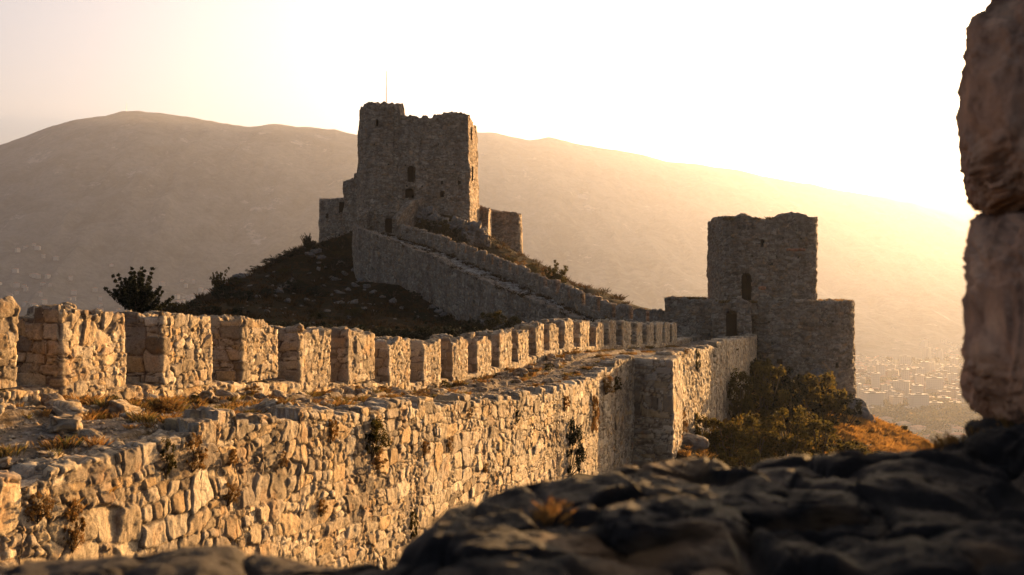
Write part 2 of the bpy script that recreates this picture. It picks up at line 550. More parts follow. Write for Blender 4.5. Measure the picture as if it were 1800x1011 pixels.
RIDGE = np.array([(-900, 330), (-600, 300), (-300, 285), (-120, 268), (0, 255), (40, 240), (80, 225), (130, 212), (185, 205), (215, 197), (250, 197), (280, 200), (330, 206), (370, 212), (410, 220), (440, 222), (480, 218), (540, 222), (590, 228), (640, 238),
                  (740, 236), (835, 232), (870, 234), (900, 240), (930, 246), (965, 241), (1010, 252), (1080, 262), (1130, 272), (1170, 283), (1220, 288), (1290, 300), (1350, 310), (1420, 322), (1480, 335), (1540, 345), (1600, 358), (1700, 385), (1900, 430), (2300, 470)])
RIDGE2 = np.array([(900, 470), (1300, 400), (1480, 352), (1540, 344), (1590, 341), (1650, 347), (1700, 352), (1900, 365), (2200, 372), (2600, 380)])


def mountain(name, ridge, dist0, dist1, basef, base0, label, seed, p0, p1, npx=520, steep=1.3):
    px = np.linspace(p0, p1, npx)
    r = (px - 900) / F
    dc = np.interp(px, [p0, 700, p1], [dist0, dist0, dist1])[:, None]
    cy = np.interp(px, ridge[:, 0], ridge[:, 1])
    cz = ((505.5 - cy) / F)[:, None] * dc
    t = np.concatenate([np.linspace(0, 1, 130), np.linspace(1.02, 1.6, 20)])[None, :]
    Yb = base0 * np.ones_like(dc)
    Y = np.where(t <= 1, Yb + (dc - Yb) * t, dc + (t - 1) * dc * .5)
    X = r[:, None] * Y
    prof = np.where(t <= 1, np.clip(t, 0, 1) ** steep * .75 + .25 * sstep(t, .35, 1.0), 1 - (np.maximum(t, 1) - 1) * 1.6)
    Z = -190 + (cz + 190) * prof
    # gullies running down the slope
    amp = np.clip(t, 0, 1) * (1.02 - np.clip(t, 0, 1)) * 4
    g = fbm(X / 420, Y / 1100, X * 0, 5, seed, .55)
    g2 = np.abs(fbm(X / 260 + .3 * g, Y / 900, X * 0, 4, seed + 3, .6))
    Z = Z + amp * (g * 120 - g2 * 150 + 35) * np.where(t > 1, .3, 1)
    Z = Z + 6 * fbm(X / 90, Y / 90, X * 0, 3, seed + 5) * np.clip(t * 3, 0, 1)
    o = put(name, np.stack([X, Y, Z], -1), grid_faces(X.shape[0], X.shape[1]), M_mount)
    tag(o, label, 'mountain', kind='structure')
    return X, Y, Z


MX, MY, MZ = mountain('mountains', RIDGE, 5000, 7200, None, 2300, 'broad bare mountain ridge fading in golden haze', 31, -900, 2300, 700, 1.35)
mountain('mountains', RIDGE2, 9000, 9000, None, 6500, 'fainter farther ridge low under the sun', 37, 900, 2600, 260, 1.2)

# ------------------------------------------------------------------ surface builders
def resample(pts, stepf):
    pts = np.asarray(pts, float)
    seg = np.hypot(*(np.diff(pts[:, :2], axis=0).T)); s = np.r_[0, np.cumsum(seg)]
    out = [0.0]
    while out[-1] < s[-1]:
        y = np.interp(out[-1], s, pts[:, 1])
        out.append(out[-1] + stepf(y))
    u = np.array(out); u[-1] = s[-1]
    cols = [np.interp(u, s, pts[:, k]) for k in range(pts.shape[1])]
    return u, np.stack(cols, -1)


def wall_strip(name, pts, zbot, zstep, stepf, thick, cfg, mat, parent, cope=(.5, .2), back=1.0, side=1, cut=None):
    """a run of masonry: pts rows are x, y, top z; face on the right-hand side of the run; wraps over its top"""
    u, L = resample(pts, stepf)
    tan = np.gradient(L[:, :2], axis=0)
    tan = tan / np.linalg.norm(tan, axis=1)[:, None]
    n2 = np.stack([tan[:, 1], -tan[:, 0]], -1) * side
    zb = np.interp(u, np.linspace(0, u[-1], len(zbot)), zbot) if hasattr(zbot, '__len__') else np.full(len(u), zbot)
    cw, ch = cope
    k = np.floor(u / cw + .35 * fbm(u * .7, u * 0, u * 0, 2, cfg.get('seed', 1)))
    top = L[:, 2] + ch * (h2(k, k * 0, cfg.get('seed', 1) + 77) ** 1.6 - .25) + .04 * fbm(u * 5, u * 0, u * 0 + 3, 3, 5)
    H = (top - zb)
    nf = max(8, int(H.max() / zstep))
    nt = max(5, int(thick / (zstep * 1.6)))
    nb = max(4, int(back / (zstep * 3)))
    f = np.linspace(0, 1, nf)[None, :]
    Zf = zb[:, None] + H[:, None] * f
    rows_d = [np.zeros_like(Zf)]; rows_z = [Zf]; Vs = [Zf - L[:, 2:3]]
    nh = [np.ones_like(Zf)]; nz = [np.zeros_like(Zf)]
    tt = np.linspace(1 / nt, 1, nt)[None, :]
    one = np.ones((len(u), 1))
    rows_d.append(-thick * tt * one); rows_z.append(top[:, None] + 0 * tt); Vs.append((top - L[:, 2])[:, None] + thick * tt)
    nh.append(0 * tt * one + .15 * (tt < .2)); nz.append(1 + 0 * tt * one)
    bb = np.linspace(1 / nb, 1, nb)[None, :]
    rows_d.append(-thick * one + 0 * bb); rows_z.append(top[:, None] - back * bb); Vs.append((top - L[:, 2])[:, None] + thick + back * bb)
    nh.append(-1 * one + 0 * bb); nz.append(0 * one * bb)
    D = np.concatenate(rows_d, 1); Z = np.concatenate(rows_z, 1); V = np.concatenate(Vs, 1)
    NH = np.concatenate(nh, 1); NZ = np.concatenate(nz, 1)
    # smooth the normals over the edge
    for _ in range(2):
        NH[:, 1:-1] = (NH[:, :-2] + NH[:, 1:-1] + NH[:, 2:]) / 3
        NZ[:, 1:-1] = (NZ[:, :-2] + NZ[:, 1:-1] + NZ[:, 2:]) / 3
    P = np.stack([L[:, 0:1] + n2[:, 0:1] * D, L[:, 1:2] + n2[:, 1:2] * D, Z], -1)
    N = np.stack([n2[:, 0:1] * NH, n2[:, 1:2] * NH, NZ], -1)
    U = np.repeat(u[:, None], P.shape[1], 1)
    d, tone, gap = masonry(P, U, V, cfg)
    P = P + N * d[..., None]
    def endcap(i):
        Q = P[i].copy()
        Q[:, 0] = L[i, 0] - n2[i, 0] * thick * .5; Q[:, 1] = L[i, 1] - n2[i, 1] * thick * .5
        Q[:, 2] = np.minimum(Q[:, 2], top[i] - .02)
        return Q[None]
    P = np.concatenate([endcap(0), P, endcap(-1)], 0)
    tone = np.concatenate([tone[:1], tone, tone[-1:]], 0); gap = np.concatenate([gap[:1], gap, gap[-1:]], 0)
    o = put(name, P, grid_faces(P.shape[0], P.shape[1]), mat, parent, dict(tone=tone, gap=gap))
    return o


def ring_rect(c, ax, L, T, r=.08):
    """closed rounded rectangle plan, counter-clockwise; ax = unit vector of its length"""
    ax = np.array(ax); ay = np.array([-ax[1], ax[0]])
    pts = []
    for sx, sy, a0 in ((1, -1, -90), (1, 1, 0), (-1, 1, 90), (-1, -1, 180)):
        for a in np.linspace(a0, a0 + 90, 4):
            a = math.radians(a)
            pts.append(c + ax * (sx * (L / 2 - r) + r * math.cos(a)) + ay * (sy * (T / 2 - r) + r * math.sin(a)))
    pts.append(pts[0])
    return np.array(pts)


def prism(name, ring, z0, ztop, ds, cfg, mat, parent, hollow=0, rim=1.1, cuts=(), taper=0.0, lump=.08, vz=None, endcfg=None, lit=None, zs=None):
    """solid standing masonry: a closed plan ring raised from z0 to ztop(x, y); cuts are openings given as photo outlines"""
    seg = np.hypot(*(np.diff(ring, axis=0).T)); s = np.r_[0, np.cumsum(seg)]
    n = max(16, int(s[-1] / ds))
    u = np.linspace(0, s[-1], n, endpoint=False)
    R = np.stack([np.interp(u, s, ring[:, 0]), np.interp(u, s, ring[:, 1])], -1)
    tan = np.roll(R, -1, 0) - np.roll(R, 1, 0)
    tan /= np.linalg.norm(tan, axis=1)[:, None]
    nn = np.stack([tan[:, 1], -tan[:, 0]], -1)
    cen = R.mean(0)
    if ((R - cen) * nn).sum() < 0: nn = -nn
    zt = ztop(R[:, 0], R[:, 1]) if callable(ztop) else np.full(n, ztop)
    nv = max(6, int((zt.max() - z0) / (zs or ds)))
    f = np.linspace(0, 1, nv)[None, :]
    Z = z0 + (zt[:, None] - z0) * f
    out = 1 + 0 * Z
    tp = taper * (zt.max() - Z)
    P = np.stack([R[:, 0:1] + nn[:, 0:1] * tp, R[:, 1:2] + nn[:, 1:2] * tp, Z], -1)
    N = np.stack([nn[:, 0:1] * out, nn[:, 1:2] * out, 0 * Z], -1)
    U = np.repeat(u[:, None], nv, 1); V = Z.copy()
    rad = np.linalg.norm(R - cen, axis=1).mean()
    ks = []
    if hollow:
        for q in np.linspace(.15, 1, 5): ks.append((q * rim / rad, 0))
        ks.append(((rim + .02) / rad, -hollow * .5)); ks.append(((rim + .04) / rad, -hollow)); ks += [(.5, -hollow), (.98, -hollow)]
    else:
        nk = max(4, int(rad / ds))
        ks = [(q, 0) for q in np.linspace(1 / nk, .985, nk)]
    Pc, Uc, Vc = [], [], []
    for q, dz in ks:
        pp = R + (cen - R) * q
        zz = zt if dz == 0 and hollow else (zt * (1 - q) + zt.mean() * q + dz)
        zz = zz + lump * fbm(pp[:, 0] * 3, pp[:, 1] * 3, zz * 0, 3, cfg.get('seed', 1) + 5) if dz == 0 else np.full(n, zt.min() + dz)
        Pc.append(np.stack([pp[:, 0], pp[:, 1], zz], -1))
    Pc = np.stack(Pc, 1)
    P = np.concatenate([P, Pc], 1)
    Nc = np.zeros_like(Pc); Nc[..., 2] = 1
    N = np.concatenate([N, Nc], 1)
    N[:, nv - 1, 2] = .7
    capU = Pc[..., 0]; capV = Pc[..., 1]
    U = np.concatenate([U, capU], 1); V = np.concatenate([V, capV], 1)
    d, tone, gap = masonry(P, U, V, cfg)
    if endcfg is not None:
        d2, t2, g2 = masonry(P, U, V, endcfg)
        em = lit(P, N)
        d = np.where(em, d2, d); tone = np.where(em, t2, tone); gap = np.where(em, g2, gap)
    P = P + N * d[..., None]
    faces = grid_faces(n, P.shape[1], closed=True)
    faces = faces[:, ::-1] if ((R[1] - R[0])[0] * nn[0][1] - (R[1] - R[0])[1] * nn[0][0]) > 0 else faces
    flat = P.reshape(-1, 3)
    made = []
    if cuts:
        fc = flat[faces].mean(1)
        fn = N.reshape(-1, 3)[faces].mean(1)
        qx, qy = project(fc)
        facing = (fn * fc).sum(1) < -.05
        keep = np.ones(len(faces), bool)
        for (nm, x0, x1, y0, y1, arch) in cuts:
            top = y0 + (arch * (x1 - x0) * .5) * (1 - np.sqrt(np.clip(1 - ((qx - (x0 + x1) / 2) / ((x1 - x0) / 2)) ** 2, 0, 1)))
            ins = facing & (qx > x0) & (qx < x1) & (qy < y1) & (qy > top)
            if ins.sum() == 0:
                ii = np.where(facing, (qx - (x0 + x1) / 2) ** 2 + (qy - (y0 + y1) / 2) ** 2, 1e9)
                ins = np.zeros(len(faces), bool); ins[int(ii.argmin())] = True
            keep &= ~ins
            made.append((nm, x0, x1, y0, y1, arch, fc[ins].mean(0), fn[ins].mean(0)))
        faces = faces[keep]
    o = put(name, flat, faces, mat, parent, dict(tone=tone, gap=gap))
    for (nm, x0, x1, y0, y1, arch, c, nrm) in made:
        nrm = np.array([nrm[0], nrm[1], 0]); nrm /= np.linalg.norm(nrm)
        e = np.array([-nrm[1], nrm[0], 0])
        if e[0] < 0: e = -e
        sc = c[1] / F
        hw = (x1 - x0) / 2 * sc * 1.08 + .06; hh = (y1 - y0) / 2 * sc * 1.04 + .06
        loop = [(-hw, -hh)]
        ah = hw * arch
        for a in np.linspace(180, 0, 9):
            loop.append((hw * math.cos(math.radians(a)), hh - ah + ah * math.sin(math.radians(a))))
        loop.append((hw, -hh))
        loop = np.array(loop); k = len(loop)
        vs, fs = [], []
        for dep in (.06, 2.2):
            for (a, b) in loop: vs.append(c - nrm * dep + e * a + np.array([0, 0, b]))
        for i in range(k):
            j = (i + 1) % k
            fs.append((i, j, k + j, k + i))
        vs.append(c - nrm * 2.2); ce = len(vs) - 1
        for i in range(k):
            fs.append((k + i, k + (i + 1) % k, ce, ce))
        fs4 = [f_ if f_[2] != f_[3] else (f_[0], f_[1], f_[2], f_[2]) for f_ in fs]
        quads = np.array([f_ for f_ in fs4 if f_[2] != f_[3]])
        me_v = np.array(vs)
        # back plate as quads: fan pairs
        bm = bmesh.new()
        bv = [bm.verts.new(v - np.array(parent.location)) for v in me_v]
        for f_ in fs4:
            try: bm.faces.new([bv[q] for q in dict.fromkeys(f_)])
            except ValueError: pass
        me = bpy.data.meshes.new(nm); bm.to_mesh(me); bm.free()
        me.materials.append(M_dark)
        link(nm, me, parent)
    return o


# ------------------------------------------------------------------ NEAR CURTAIN WALL
stepn = lambda y: max(.018, y / 720)
cw = thing('curtain_wall', (-6, 14, -11), 'long sunlit rubble wall with toothed battlement and path on top, running from the near left to the far tower', 'castle wall')
CFG_face = dict(w=.50, h=.30, relief=.042, split=.45, off=1.1, tilt=2.4, rough=.036, rk=8, edge=.10, seed=3, missing=.04, warp=.24)
ys = np.array([7.0, 10, 11.5, 12.4, 13.2, 14.5, 16, 20, 25, 30, 35, 40, 44.5])
edge_drop = np.interp(ys, [7, 12.7, 18, 24, 31, 37, 40.5, 44], [.05, .05, .1, .1, .08, .12, .24, .2]) + np.interp(ys, [7, 11.5, 13.2, 14.5], [.34, .30, .12, 0])
pts = np.stack([face_x(ys), ys, walkz(ys) - edge_drop], -1)
wall_strip('wall_face', pts, -11.0, .025, stepn, .55, CFG_face, M_wall, cw, cope=(.42, .28), back=.7)
# short return beside the buttress, a bit higher
p1 = np.array([(face_x(44.5), 44.5, -3.35), (5.15, 45.8, -3.3), (5.75, 46.9, -3.3)])
wall_strip('wall_face', p1, -11.0, .06, lambda y: .06, .7, dict(CFG_face, w=.3, h=.26, seed=5), M_wall, cw, cope=(.5, .15), back=.7)
# buttress
bt = ring_rect(np.array([6.9, 48.25]), np.array([math.sin(math.radians(17)), math.cos(math.radians(17))]), 3.3, 2.15, .08)
prism('buttress', bt, -11.5, lambda x, y: np.full(x.shape, -3.42) + .04 * fbm(x * 2, y * 2, x * 0, 2, 3), .065, dict(w=.60, h=.36, relief=.07, split=.45, seed=8, rough=.03, missing=.05, jit=.7, p=6, warp=.2), M_wall, cw, lump=.06)
# two far bays
p2 = np.array([(7.9, 49.3, -3.25), (10.2, 55.5, -3.5), (12.75, 62.2, -3.75)])
wall_strip('wall_face', p2, -11.5, .07, lambda y: y / 760, .8, dict(CFG_face, w=.36, h=.34, seed=13, relief=.07), M_wall, cw, cope=(.6, .2), back=1.0)
p3 = np.array([(12.75, 62.2, -3.42), (15.6, 69, -3.6), (18.75, 77.5, -3.9), (19.6, 80, -3.9)])
wall_strip('wall_face', p3, -11.5, .08, lambda y: y / 760, .8, dict(CFG_face, w=.36, h=.30, seed=17, relief=.05), M_wall, cw, cope=(.7, .15), back=1.0)

# parapet under the merlons: inner face, sill, outer face
bl = []
for y in np.linspace(5, 79, 60):
    x = np.interp(y, BL[:, 1], BL[:, 0])
    bl.append((x, y, topz(y) - 1.30))
bl = np.array(bl)
wall_strip('parapet', bl, bl[:, 2] - .75, .034, stepn, .95, dict(CFG_face, w=.32, h=.26, relief=.045, seed=23), M_merlon, cw, cope=(.8, .03), back=4.5)

# merlons
for i, (pa, pb, zt) in enumerate(MPTS):
    ax = pb - pa; L = np.linalg.norm(ax); ax = ax / L
    L = L
    nrm = np.array([ax[1], -ax[0]])
    T = .92
    c = (pa + pb) / 2 - nrm * (T / 2 - .012)
    ring = ring_rect(c, ax, L, T, .05)
    y = pa[1]
    ds = max(.022, y / 800)
    sd = 100 + i * 7
    big = i in (0, 1, 2, 4, 5)
    broken = {3: .22, 6: .12, 9: .25, 13: .2, 16: .15}.get(i, 0); bend = 1 if i % 2 else -1
    cf = dict(w=(.30 if big else .23), h=(.22 if big else .17), relief=.035 if y < 40 else .045, split=.4, seed=sd, rough=.03, rk=9, edge=.11, missing=.02, warp=.28)
    ec = dict(w=.50, h=.25, relief=.04, split=.2, seed=sd + 3, rough=.035, rk=8, edge=.10, missing=.0, warp=.14, jit=.4, p=9)
    def lit(P, N, ax=ax, pa=pa, L=L):
        s_ = (P[..., 0] - pa[0]) * ax[0] + (P[..., 1] - pa[1]) * ax[1]
        return ((N[..., 0] * ax[0] + N[..., 1] * ax[1]) < -.3) | ((s_ < .22) & (N[..., 2] < .5))
    slope = (topz(pb[1]) - topz(pa[1])) / max(L, .1)
    def zt_f(x, yy, zt=zt, pa=pa, ax=ax, sd=sd, sl=slope, L=L, broken=broken, bend=bend):
        s_ = (x - pa[0]) * ax[0] + (yy - pa[1]) * ax[1]
        k = np.floor(s_ / .33 + 2.2 * ((x - pa[0]) * ax[1] - (yy - pa[1]) * ax[0]))
        return zt - broken * sstep(bend * (s_ - L / 2), .1 * L, .45 * L) + s_ * sl * .7 + .19 * (h2(k, k * 0, sd) - .55) + .03 * fbm(s_ * 4, s_ * 0, s_ * 0, 2, sd)
    prism('merlon', ring, zt - 1.36, zt_f, ds, cf, M_merlon, cw, lump=.12, endcfg=ec, lit=lit)

# wall-walk surface
ny = 620; nt_ = 120
yy = np.concatenate([np.linspace(4, 46, 470), np.linspace(46.15, 80, 210)])
xin = np.interp(yy, BL[:, 1], BL[:, 0])
xout = np.interp(yy, [0, 44.5, 46.9, 49.3, 55.5, 62.2, 69, 77.5, 81], [face_x(0), face_x(44.5), 5.6, 7.8, 10.1, 12.6, 15.5, 18.6, 19.8])
t = np.linspace(0, 1, nt_)
WX = xin[:, None] + (xout + .0 - xin)[:, None] * t[None, :]
WY = np.repeat(yy[:, None], nt_, 1)
ww = (xout - xin)[:, None] * t[None, :]
e_, id_, _, _ = cells(ww * 1.0 + .3 * fbm(WX, WY, WX * 0, 2, 4), WY + .3 * fbm(WX, WY, WX * 0 + 4, 2, 4), .55, .85, 61)
ledge = sstep(1.15 + .3 * fbm(WY * .5, WY * 0, WY * 0, 2, 9) - ww, -.08, .08)   # a broken stone bench along the parapet foot
slab = (id_ - .5) * .12 * (sstep(e_, 0, .12))
WZ = walkz(WY) - (np.interp(WY, [4, 10, 38, 42, 80], [.05, .05, .1, .12, .1]) + np.interp(WY, [7, 11.5, 13.2, 14.5], [.34, .30, .12, 0])) * t[None, :] + ledge * (.10 + slab * 1.2 + .04 * sstep(e_, 0, .1)) + .06 * fbm(WX * 1.3, WY * 1.3, WX * 0, 6, 14, .6) + .02 * fbm(WX * 9, WY * 9, WX * 0, 3, 15, .6) - .10 * (1 - sstep(t[None, :] * 2.8, 0, .5)) + (1 - ledge) * (slab * .35)
WZ = WZ - .45 * sstep(ww - (xout - xin)[:, None], -.62, -.42) * (WY < 44.2)
put('wall_walk', np.stack([WX, WY, WZ], -1), grid_faces(len(yy), nt_), M_path, cw, dict(tone=id_, gap=1 - sstep(e_, 0, .08)))


def walk_h(x, y):
    i = int(np.clip(np.searchsorted(yy, y), 0, len(yy) - 1))
    tt = (x - xin[i]) / (xout[i] - xin[i])
    j = int(np.clip(round(tt * (nt_ - 1)), 0, nt_ - 1))
    return WZ[i, j]


# ------------------------------------------------------------------ RIGHT TOWER
rt = thing('tower', tuple(W(1370, 700, 85)), 'square ruined tower on a broad rounded base at the right end of the wall', 'tower')
def circ(c, r, n=64, sx=1, sy=1, p=2.0):
    a = np.linspace(0, 2 * math.pi, n + 1)
    ca, sa = np.cos(a), np.sin(a)
    k = (np.abs(ca) ** p + np.abs(sa) ** p) ** (-1 / p)
    return np.stack([c[0] + r * sx * ca * k, c[1] + r * sy * sa * k], -1)

def px_top(table, Y, wob=.25, seed=1, bw=1.4):
    tb = np.array(table, float)
    def f(x, y):
        p = 900 + x / y * F
        front = y < Y
        ty = np.interp(p, tb[:, 0], tb[:, 1])
        z = (505.5 - ty) / F * np.minimum(y, Y)
        k = np.floor(x * bw) ; k2 = np.floor(y * bw)
        return z + wob * (h2(k, k2, seed) - .5) + wob * .6 * fbm(x * 1.5, y * 1.5, x * 0, 3, seed)
    return f

def putlogs(x0, x1, y0, y1, nx, ny, seed, sz=3.2):
    r_ = np.random.default_rng(seed); out_ = []
    for a in range(nx):
        for b in range(ny):
            if r_.random() < .35: continue
            px_ = x0 + (x1 - x0) * (a + .5) / nx + r_.uniform(-4, 4); py_ = y0 + (y1 - y0) * (b + .5) / ny + r_.uniform(-2, 2)
            out_.append(('window', px_ - sz / 2, px_ + sz / 2, py_ - sz / 2, py_ + sz / 2, 0))
    return out_
CT = dict(w=.55, h=.26, relief=.10, split=.35, seed=201, rough=.05, rk=2.2, missing=.05, sag=.15, warp=.3)
# rounded base
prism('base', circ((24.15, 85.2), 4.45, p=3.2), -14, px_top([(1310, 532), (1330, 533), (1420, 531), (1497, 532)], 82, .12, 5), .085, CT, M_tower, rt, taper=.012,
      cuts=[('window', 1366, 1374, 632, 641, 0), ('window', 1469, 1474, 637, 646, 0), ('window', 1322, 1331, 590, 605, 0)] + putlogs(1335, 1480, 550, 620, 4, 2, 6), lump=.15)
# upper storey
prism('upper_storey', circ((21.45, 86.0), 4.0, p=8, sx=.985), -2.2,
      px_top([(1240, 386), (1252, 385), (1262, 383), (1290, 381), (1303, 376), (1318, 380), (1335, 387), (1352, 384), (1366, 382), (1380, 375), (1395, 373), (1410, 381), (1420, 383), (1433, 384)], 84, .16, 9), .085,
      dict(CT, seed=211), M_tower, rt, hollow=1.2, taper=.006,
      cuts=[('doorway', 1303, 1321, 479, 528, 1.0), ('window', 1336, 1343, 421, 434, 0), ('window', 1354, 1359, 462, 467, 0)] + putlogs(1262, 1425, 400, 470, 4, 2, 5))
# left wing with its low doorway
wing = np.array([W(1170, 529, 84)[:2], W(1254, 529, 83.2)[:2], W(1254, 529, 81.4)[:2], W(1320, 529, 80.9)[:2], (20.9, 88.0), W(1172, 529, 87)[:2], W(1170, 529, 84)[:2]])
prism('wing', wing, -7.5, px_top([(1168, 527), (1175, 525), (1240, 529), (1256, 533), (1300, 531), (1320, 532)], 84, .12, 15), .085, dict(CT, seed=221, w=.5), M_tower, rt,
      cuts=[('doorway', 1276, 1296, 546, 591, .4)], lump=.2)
# band of red brick repair
for (x0, x1, y0, y1, sd) in ((1376, 1426, 435, 442, 3), (1333, 1352, 502, 511, 4)):
    a = W(x0, y0, 81.42); b = W(x1, y1, 81.42)
    nx_, nz_ = 60, 14
    X, Zz = np.meshgrid(np.linspace(a[0], b[0], nx_), np.linspace(b[2], a[2], nz_), indexing='ij')
    Yy = 81.78 + .5 * (np.abs((X - (a[0] + b[0]) / 2) / ((b[0] - a[0]) / 2)) ** 4) + .3 * np.abs((Zz - (a[2] + b[2]) / 2) / ((a[2] - b[2]) / 2)) ** 4 + .12 * fbm(X * 3, Zz * 3, X * 0, 3, sd)
    e_2, i_2, _, _ = cells(X, Zz, .3, .12, 9)
    put('brick_band', np.stack([X, Yy, Zz], -1), grid_faces(nx_, nz_), M_brickred, rt, dict(tone=i_2, gap=1 - sstep(e_2, 0, .1)))

# ------------------------------------------------------------------ KEEP
kp = thing('castle_keep', tuple(W(730, 400, 142)), 'tall ruined keep on the hilltop with a rounded left side and one sunlit flank', 'castle')
CK = dict(w=.62, h=.28, relief=.11, split=.3, seed=301, rough=.06, rk=1.6, missing=.04, sag=.25, warp=.3)
# plan: right front corner, lit right flank, back, rounded left
cR = np.array([-6.15, 138.0])
back_dir = np.array([math.sin(math.radians(9)), math.cos(math.radians(9))])
left_dir = np.array([-back_dir[1], back_dir[0]])
p_br = cR + back_dir * 6.5
w_flat = 10.5
p_fl = cR + left_dir * w_flat
rc = 3.15
cen = p_fl + left_dir * 2.35 + back_dir * 3.0
plan = [cR, p_br, p_br + left_dir * w_flat]
ang = np.linspace(75, 290, 30)
b0 = math.atan2(back_dir[1], back_dir[0])
for a in ang:
    th = b0 + math.radians(a)
    plan.append(cen + 3.5 * np.array([math.cos(th), math.sin(th)]))
plan = [p for p in plan]
plan.append(p_fl + back_dir * .1)
plan.append(cR)
plan = np.array(plan)
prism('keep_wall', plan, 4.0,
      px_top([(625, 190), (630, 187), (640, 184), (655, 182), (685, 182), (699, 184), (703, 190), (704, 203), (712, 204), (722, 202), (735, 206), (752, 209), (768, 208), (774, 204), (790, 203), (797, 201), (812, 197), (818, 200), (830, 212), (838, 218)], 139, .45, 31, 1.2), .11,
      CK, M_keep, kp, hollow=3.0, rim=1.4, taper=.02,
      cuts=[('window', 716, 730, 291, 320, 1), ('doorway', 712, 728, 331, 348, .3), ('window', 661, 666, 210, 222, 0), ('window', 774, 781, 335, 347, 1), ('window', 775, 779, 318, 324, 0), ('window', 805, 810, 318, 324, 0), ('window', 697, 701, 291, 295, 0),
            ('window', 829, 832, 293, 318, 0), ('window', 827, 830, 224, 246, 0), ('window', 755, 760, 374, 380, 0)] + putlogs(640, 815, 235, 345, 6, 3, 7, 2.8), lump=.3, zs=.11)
# lower towers behind and left/right
prism('side_tower', np.array([W(563, 400, 146)[:2], W(611, 400, 145)[:2], W(616, 400, 151)[:2], W(566, 400, 152)[:2], W(563, 400, 146)[:2]]), 2.5,
      px_top([(560, 352), (590, 351), (607, 349)], 147, .2, 41), .15, dict(CK, seed=311), M_keep, kp, taper=.012, cuts=[('window', 573, 577, 376, 384, 0), ('window', 596, 606, 355, 374, 0)])
prism('side_tower', np.array([W(606, 400, 143.5)[:2], W(632, 400, 142.5)[:2], W(640, 400, 148)[:2], W(608, 400, 148)[:2], W(606, 400, 143.5)[:2]]), 2.5,
      px_top([(604, 322), (611, 320), (616, 318), (622, 314), (623, 306), (640, 306)], 144, .3, 43), .14, dict(CK, seed=321), M_keep, kp, taper=.02)
prism('side_tower', circ((-1.75, 156), 2.5, p=2.6, sx=1.28), -1,
      px_top([(838, 360), (850, 366), (870, 371), (890, 373), (912, 376)], 153, .25, 47), .14, dict(CK, seed=331), M_keep, kp, taper=.012)
prism('side_tower', np.array([W(836, 400, 146)[:2], W(858, 400, 145)[:2], W(863, 400, 152)[:2], W(836, 400, 152)[:2], W(836, 400, 146)[:2]]), 3,
      px_top([(835, 361), (848, 365), (860, 369)], 147, .3, 51), .14, dict(CK, seed=341), M_keep, kp)

# flagpole
def tube(pts, r0, r1, k=6):
    pts = np.array(pts, float); n = len(pts)
    vs = []
    for i, p in enumerate(pts):
        d = pts[min(i + 1, n - 1)] - pts[max(i - 1, 0)]; d /= np.linalg.norm(d) + 1e-9
        a = np.cross(d, [0.3, 0.9, 0.1]); a /= np.linalg.norm(a) + 1e-9
        b = np.cross(d, a)
        r = r0 + (r1 - r0) * i / (n - 1)
        for j in range(k):
            th = 2 * math.pi * j / k
            vs.append(p + r * (a * math.cos(th) + b * math.sin(th)))
    fs = []
    for i in range(n - 1):
        for j in range(k):
            fs.append((i * k + j, i * k + (j + 1) % k, (i + 1) * k + (j + 1) % k, (i + 1) * k + j))
    return np.array(vs), np.array(fs)

fp0 = W(679, 186, 141); fp1 = W(679, 125, 141)
fp = thing('flagpole', tuple(fp0 - [0, 0, .8]), 'thin bare pole standing on top of the keep', 'flagpole')
v, f = tube([fp0 - [0, 0, .8], (fp0 + fp1) / 2, fp1], .075, .04, 8); put('pole', v, f, M_metal, fp)
v, f = tube([fp0 - [0, 0, .8], fp0 + [0, 0, .35]], .16, .12, 8); put('socket', v, f, M_metal, fp)

# antenna on the mountain crest
an0 = W(222, 200, 4985); an = thing('antenna_mast', tuple(an0 - [0, 0, 8]), 'tiny mast on the highest crest of the hazy mountain', 'antenna')
v, f = tube([an0 - [0, 0, 8], W(222, 181, 4985)], 1.6, .8, 5); put('mast', v, f, M_metal, an)

# ------------------------------------------------------------------ RAMP WALL climbing to the keep
rw = thing('ramp_wall', tuple(W(850, 560, 112)), 'shaded wall with a stepped ramp climbing from the right tower to the keep', 'castle wall')
E = [(624, 392, 137), (621, 392, 134), (630, 402, 131.5), (650, 409, 130), (700, 427, 126), (760, 451, 119.5), (820, 481, 113), (900, 514, 105), (980, 546, 98), (1060, 580, 92), (1120, 596, 88)]
Ep = np.array([W(*e) for e in E])
zb = [z for z in tz(Ep[:, 0], Ep[:, 1]) - 3]
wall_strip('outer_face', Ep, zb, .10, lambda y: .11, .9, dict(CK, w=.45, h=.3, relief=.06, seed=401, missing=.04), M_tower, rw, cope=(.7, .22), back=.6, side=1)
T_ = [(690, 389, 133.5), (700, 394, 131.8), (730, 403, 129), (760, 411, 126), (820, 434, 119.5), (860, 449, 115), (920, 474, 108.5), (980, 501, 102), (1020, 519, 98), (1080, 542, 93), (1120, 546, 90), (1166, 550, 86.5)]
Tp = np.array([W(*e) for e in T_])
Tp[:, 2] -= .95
wall_strip('parapet', Tp, Tp[:, 2] - 2.4, .09, lambda y: .10, .6, dict(CK, w=.42, h=.26, relief=.055, seed=411), M_tower, rw, cope=(.8, .2), back=4.5)
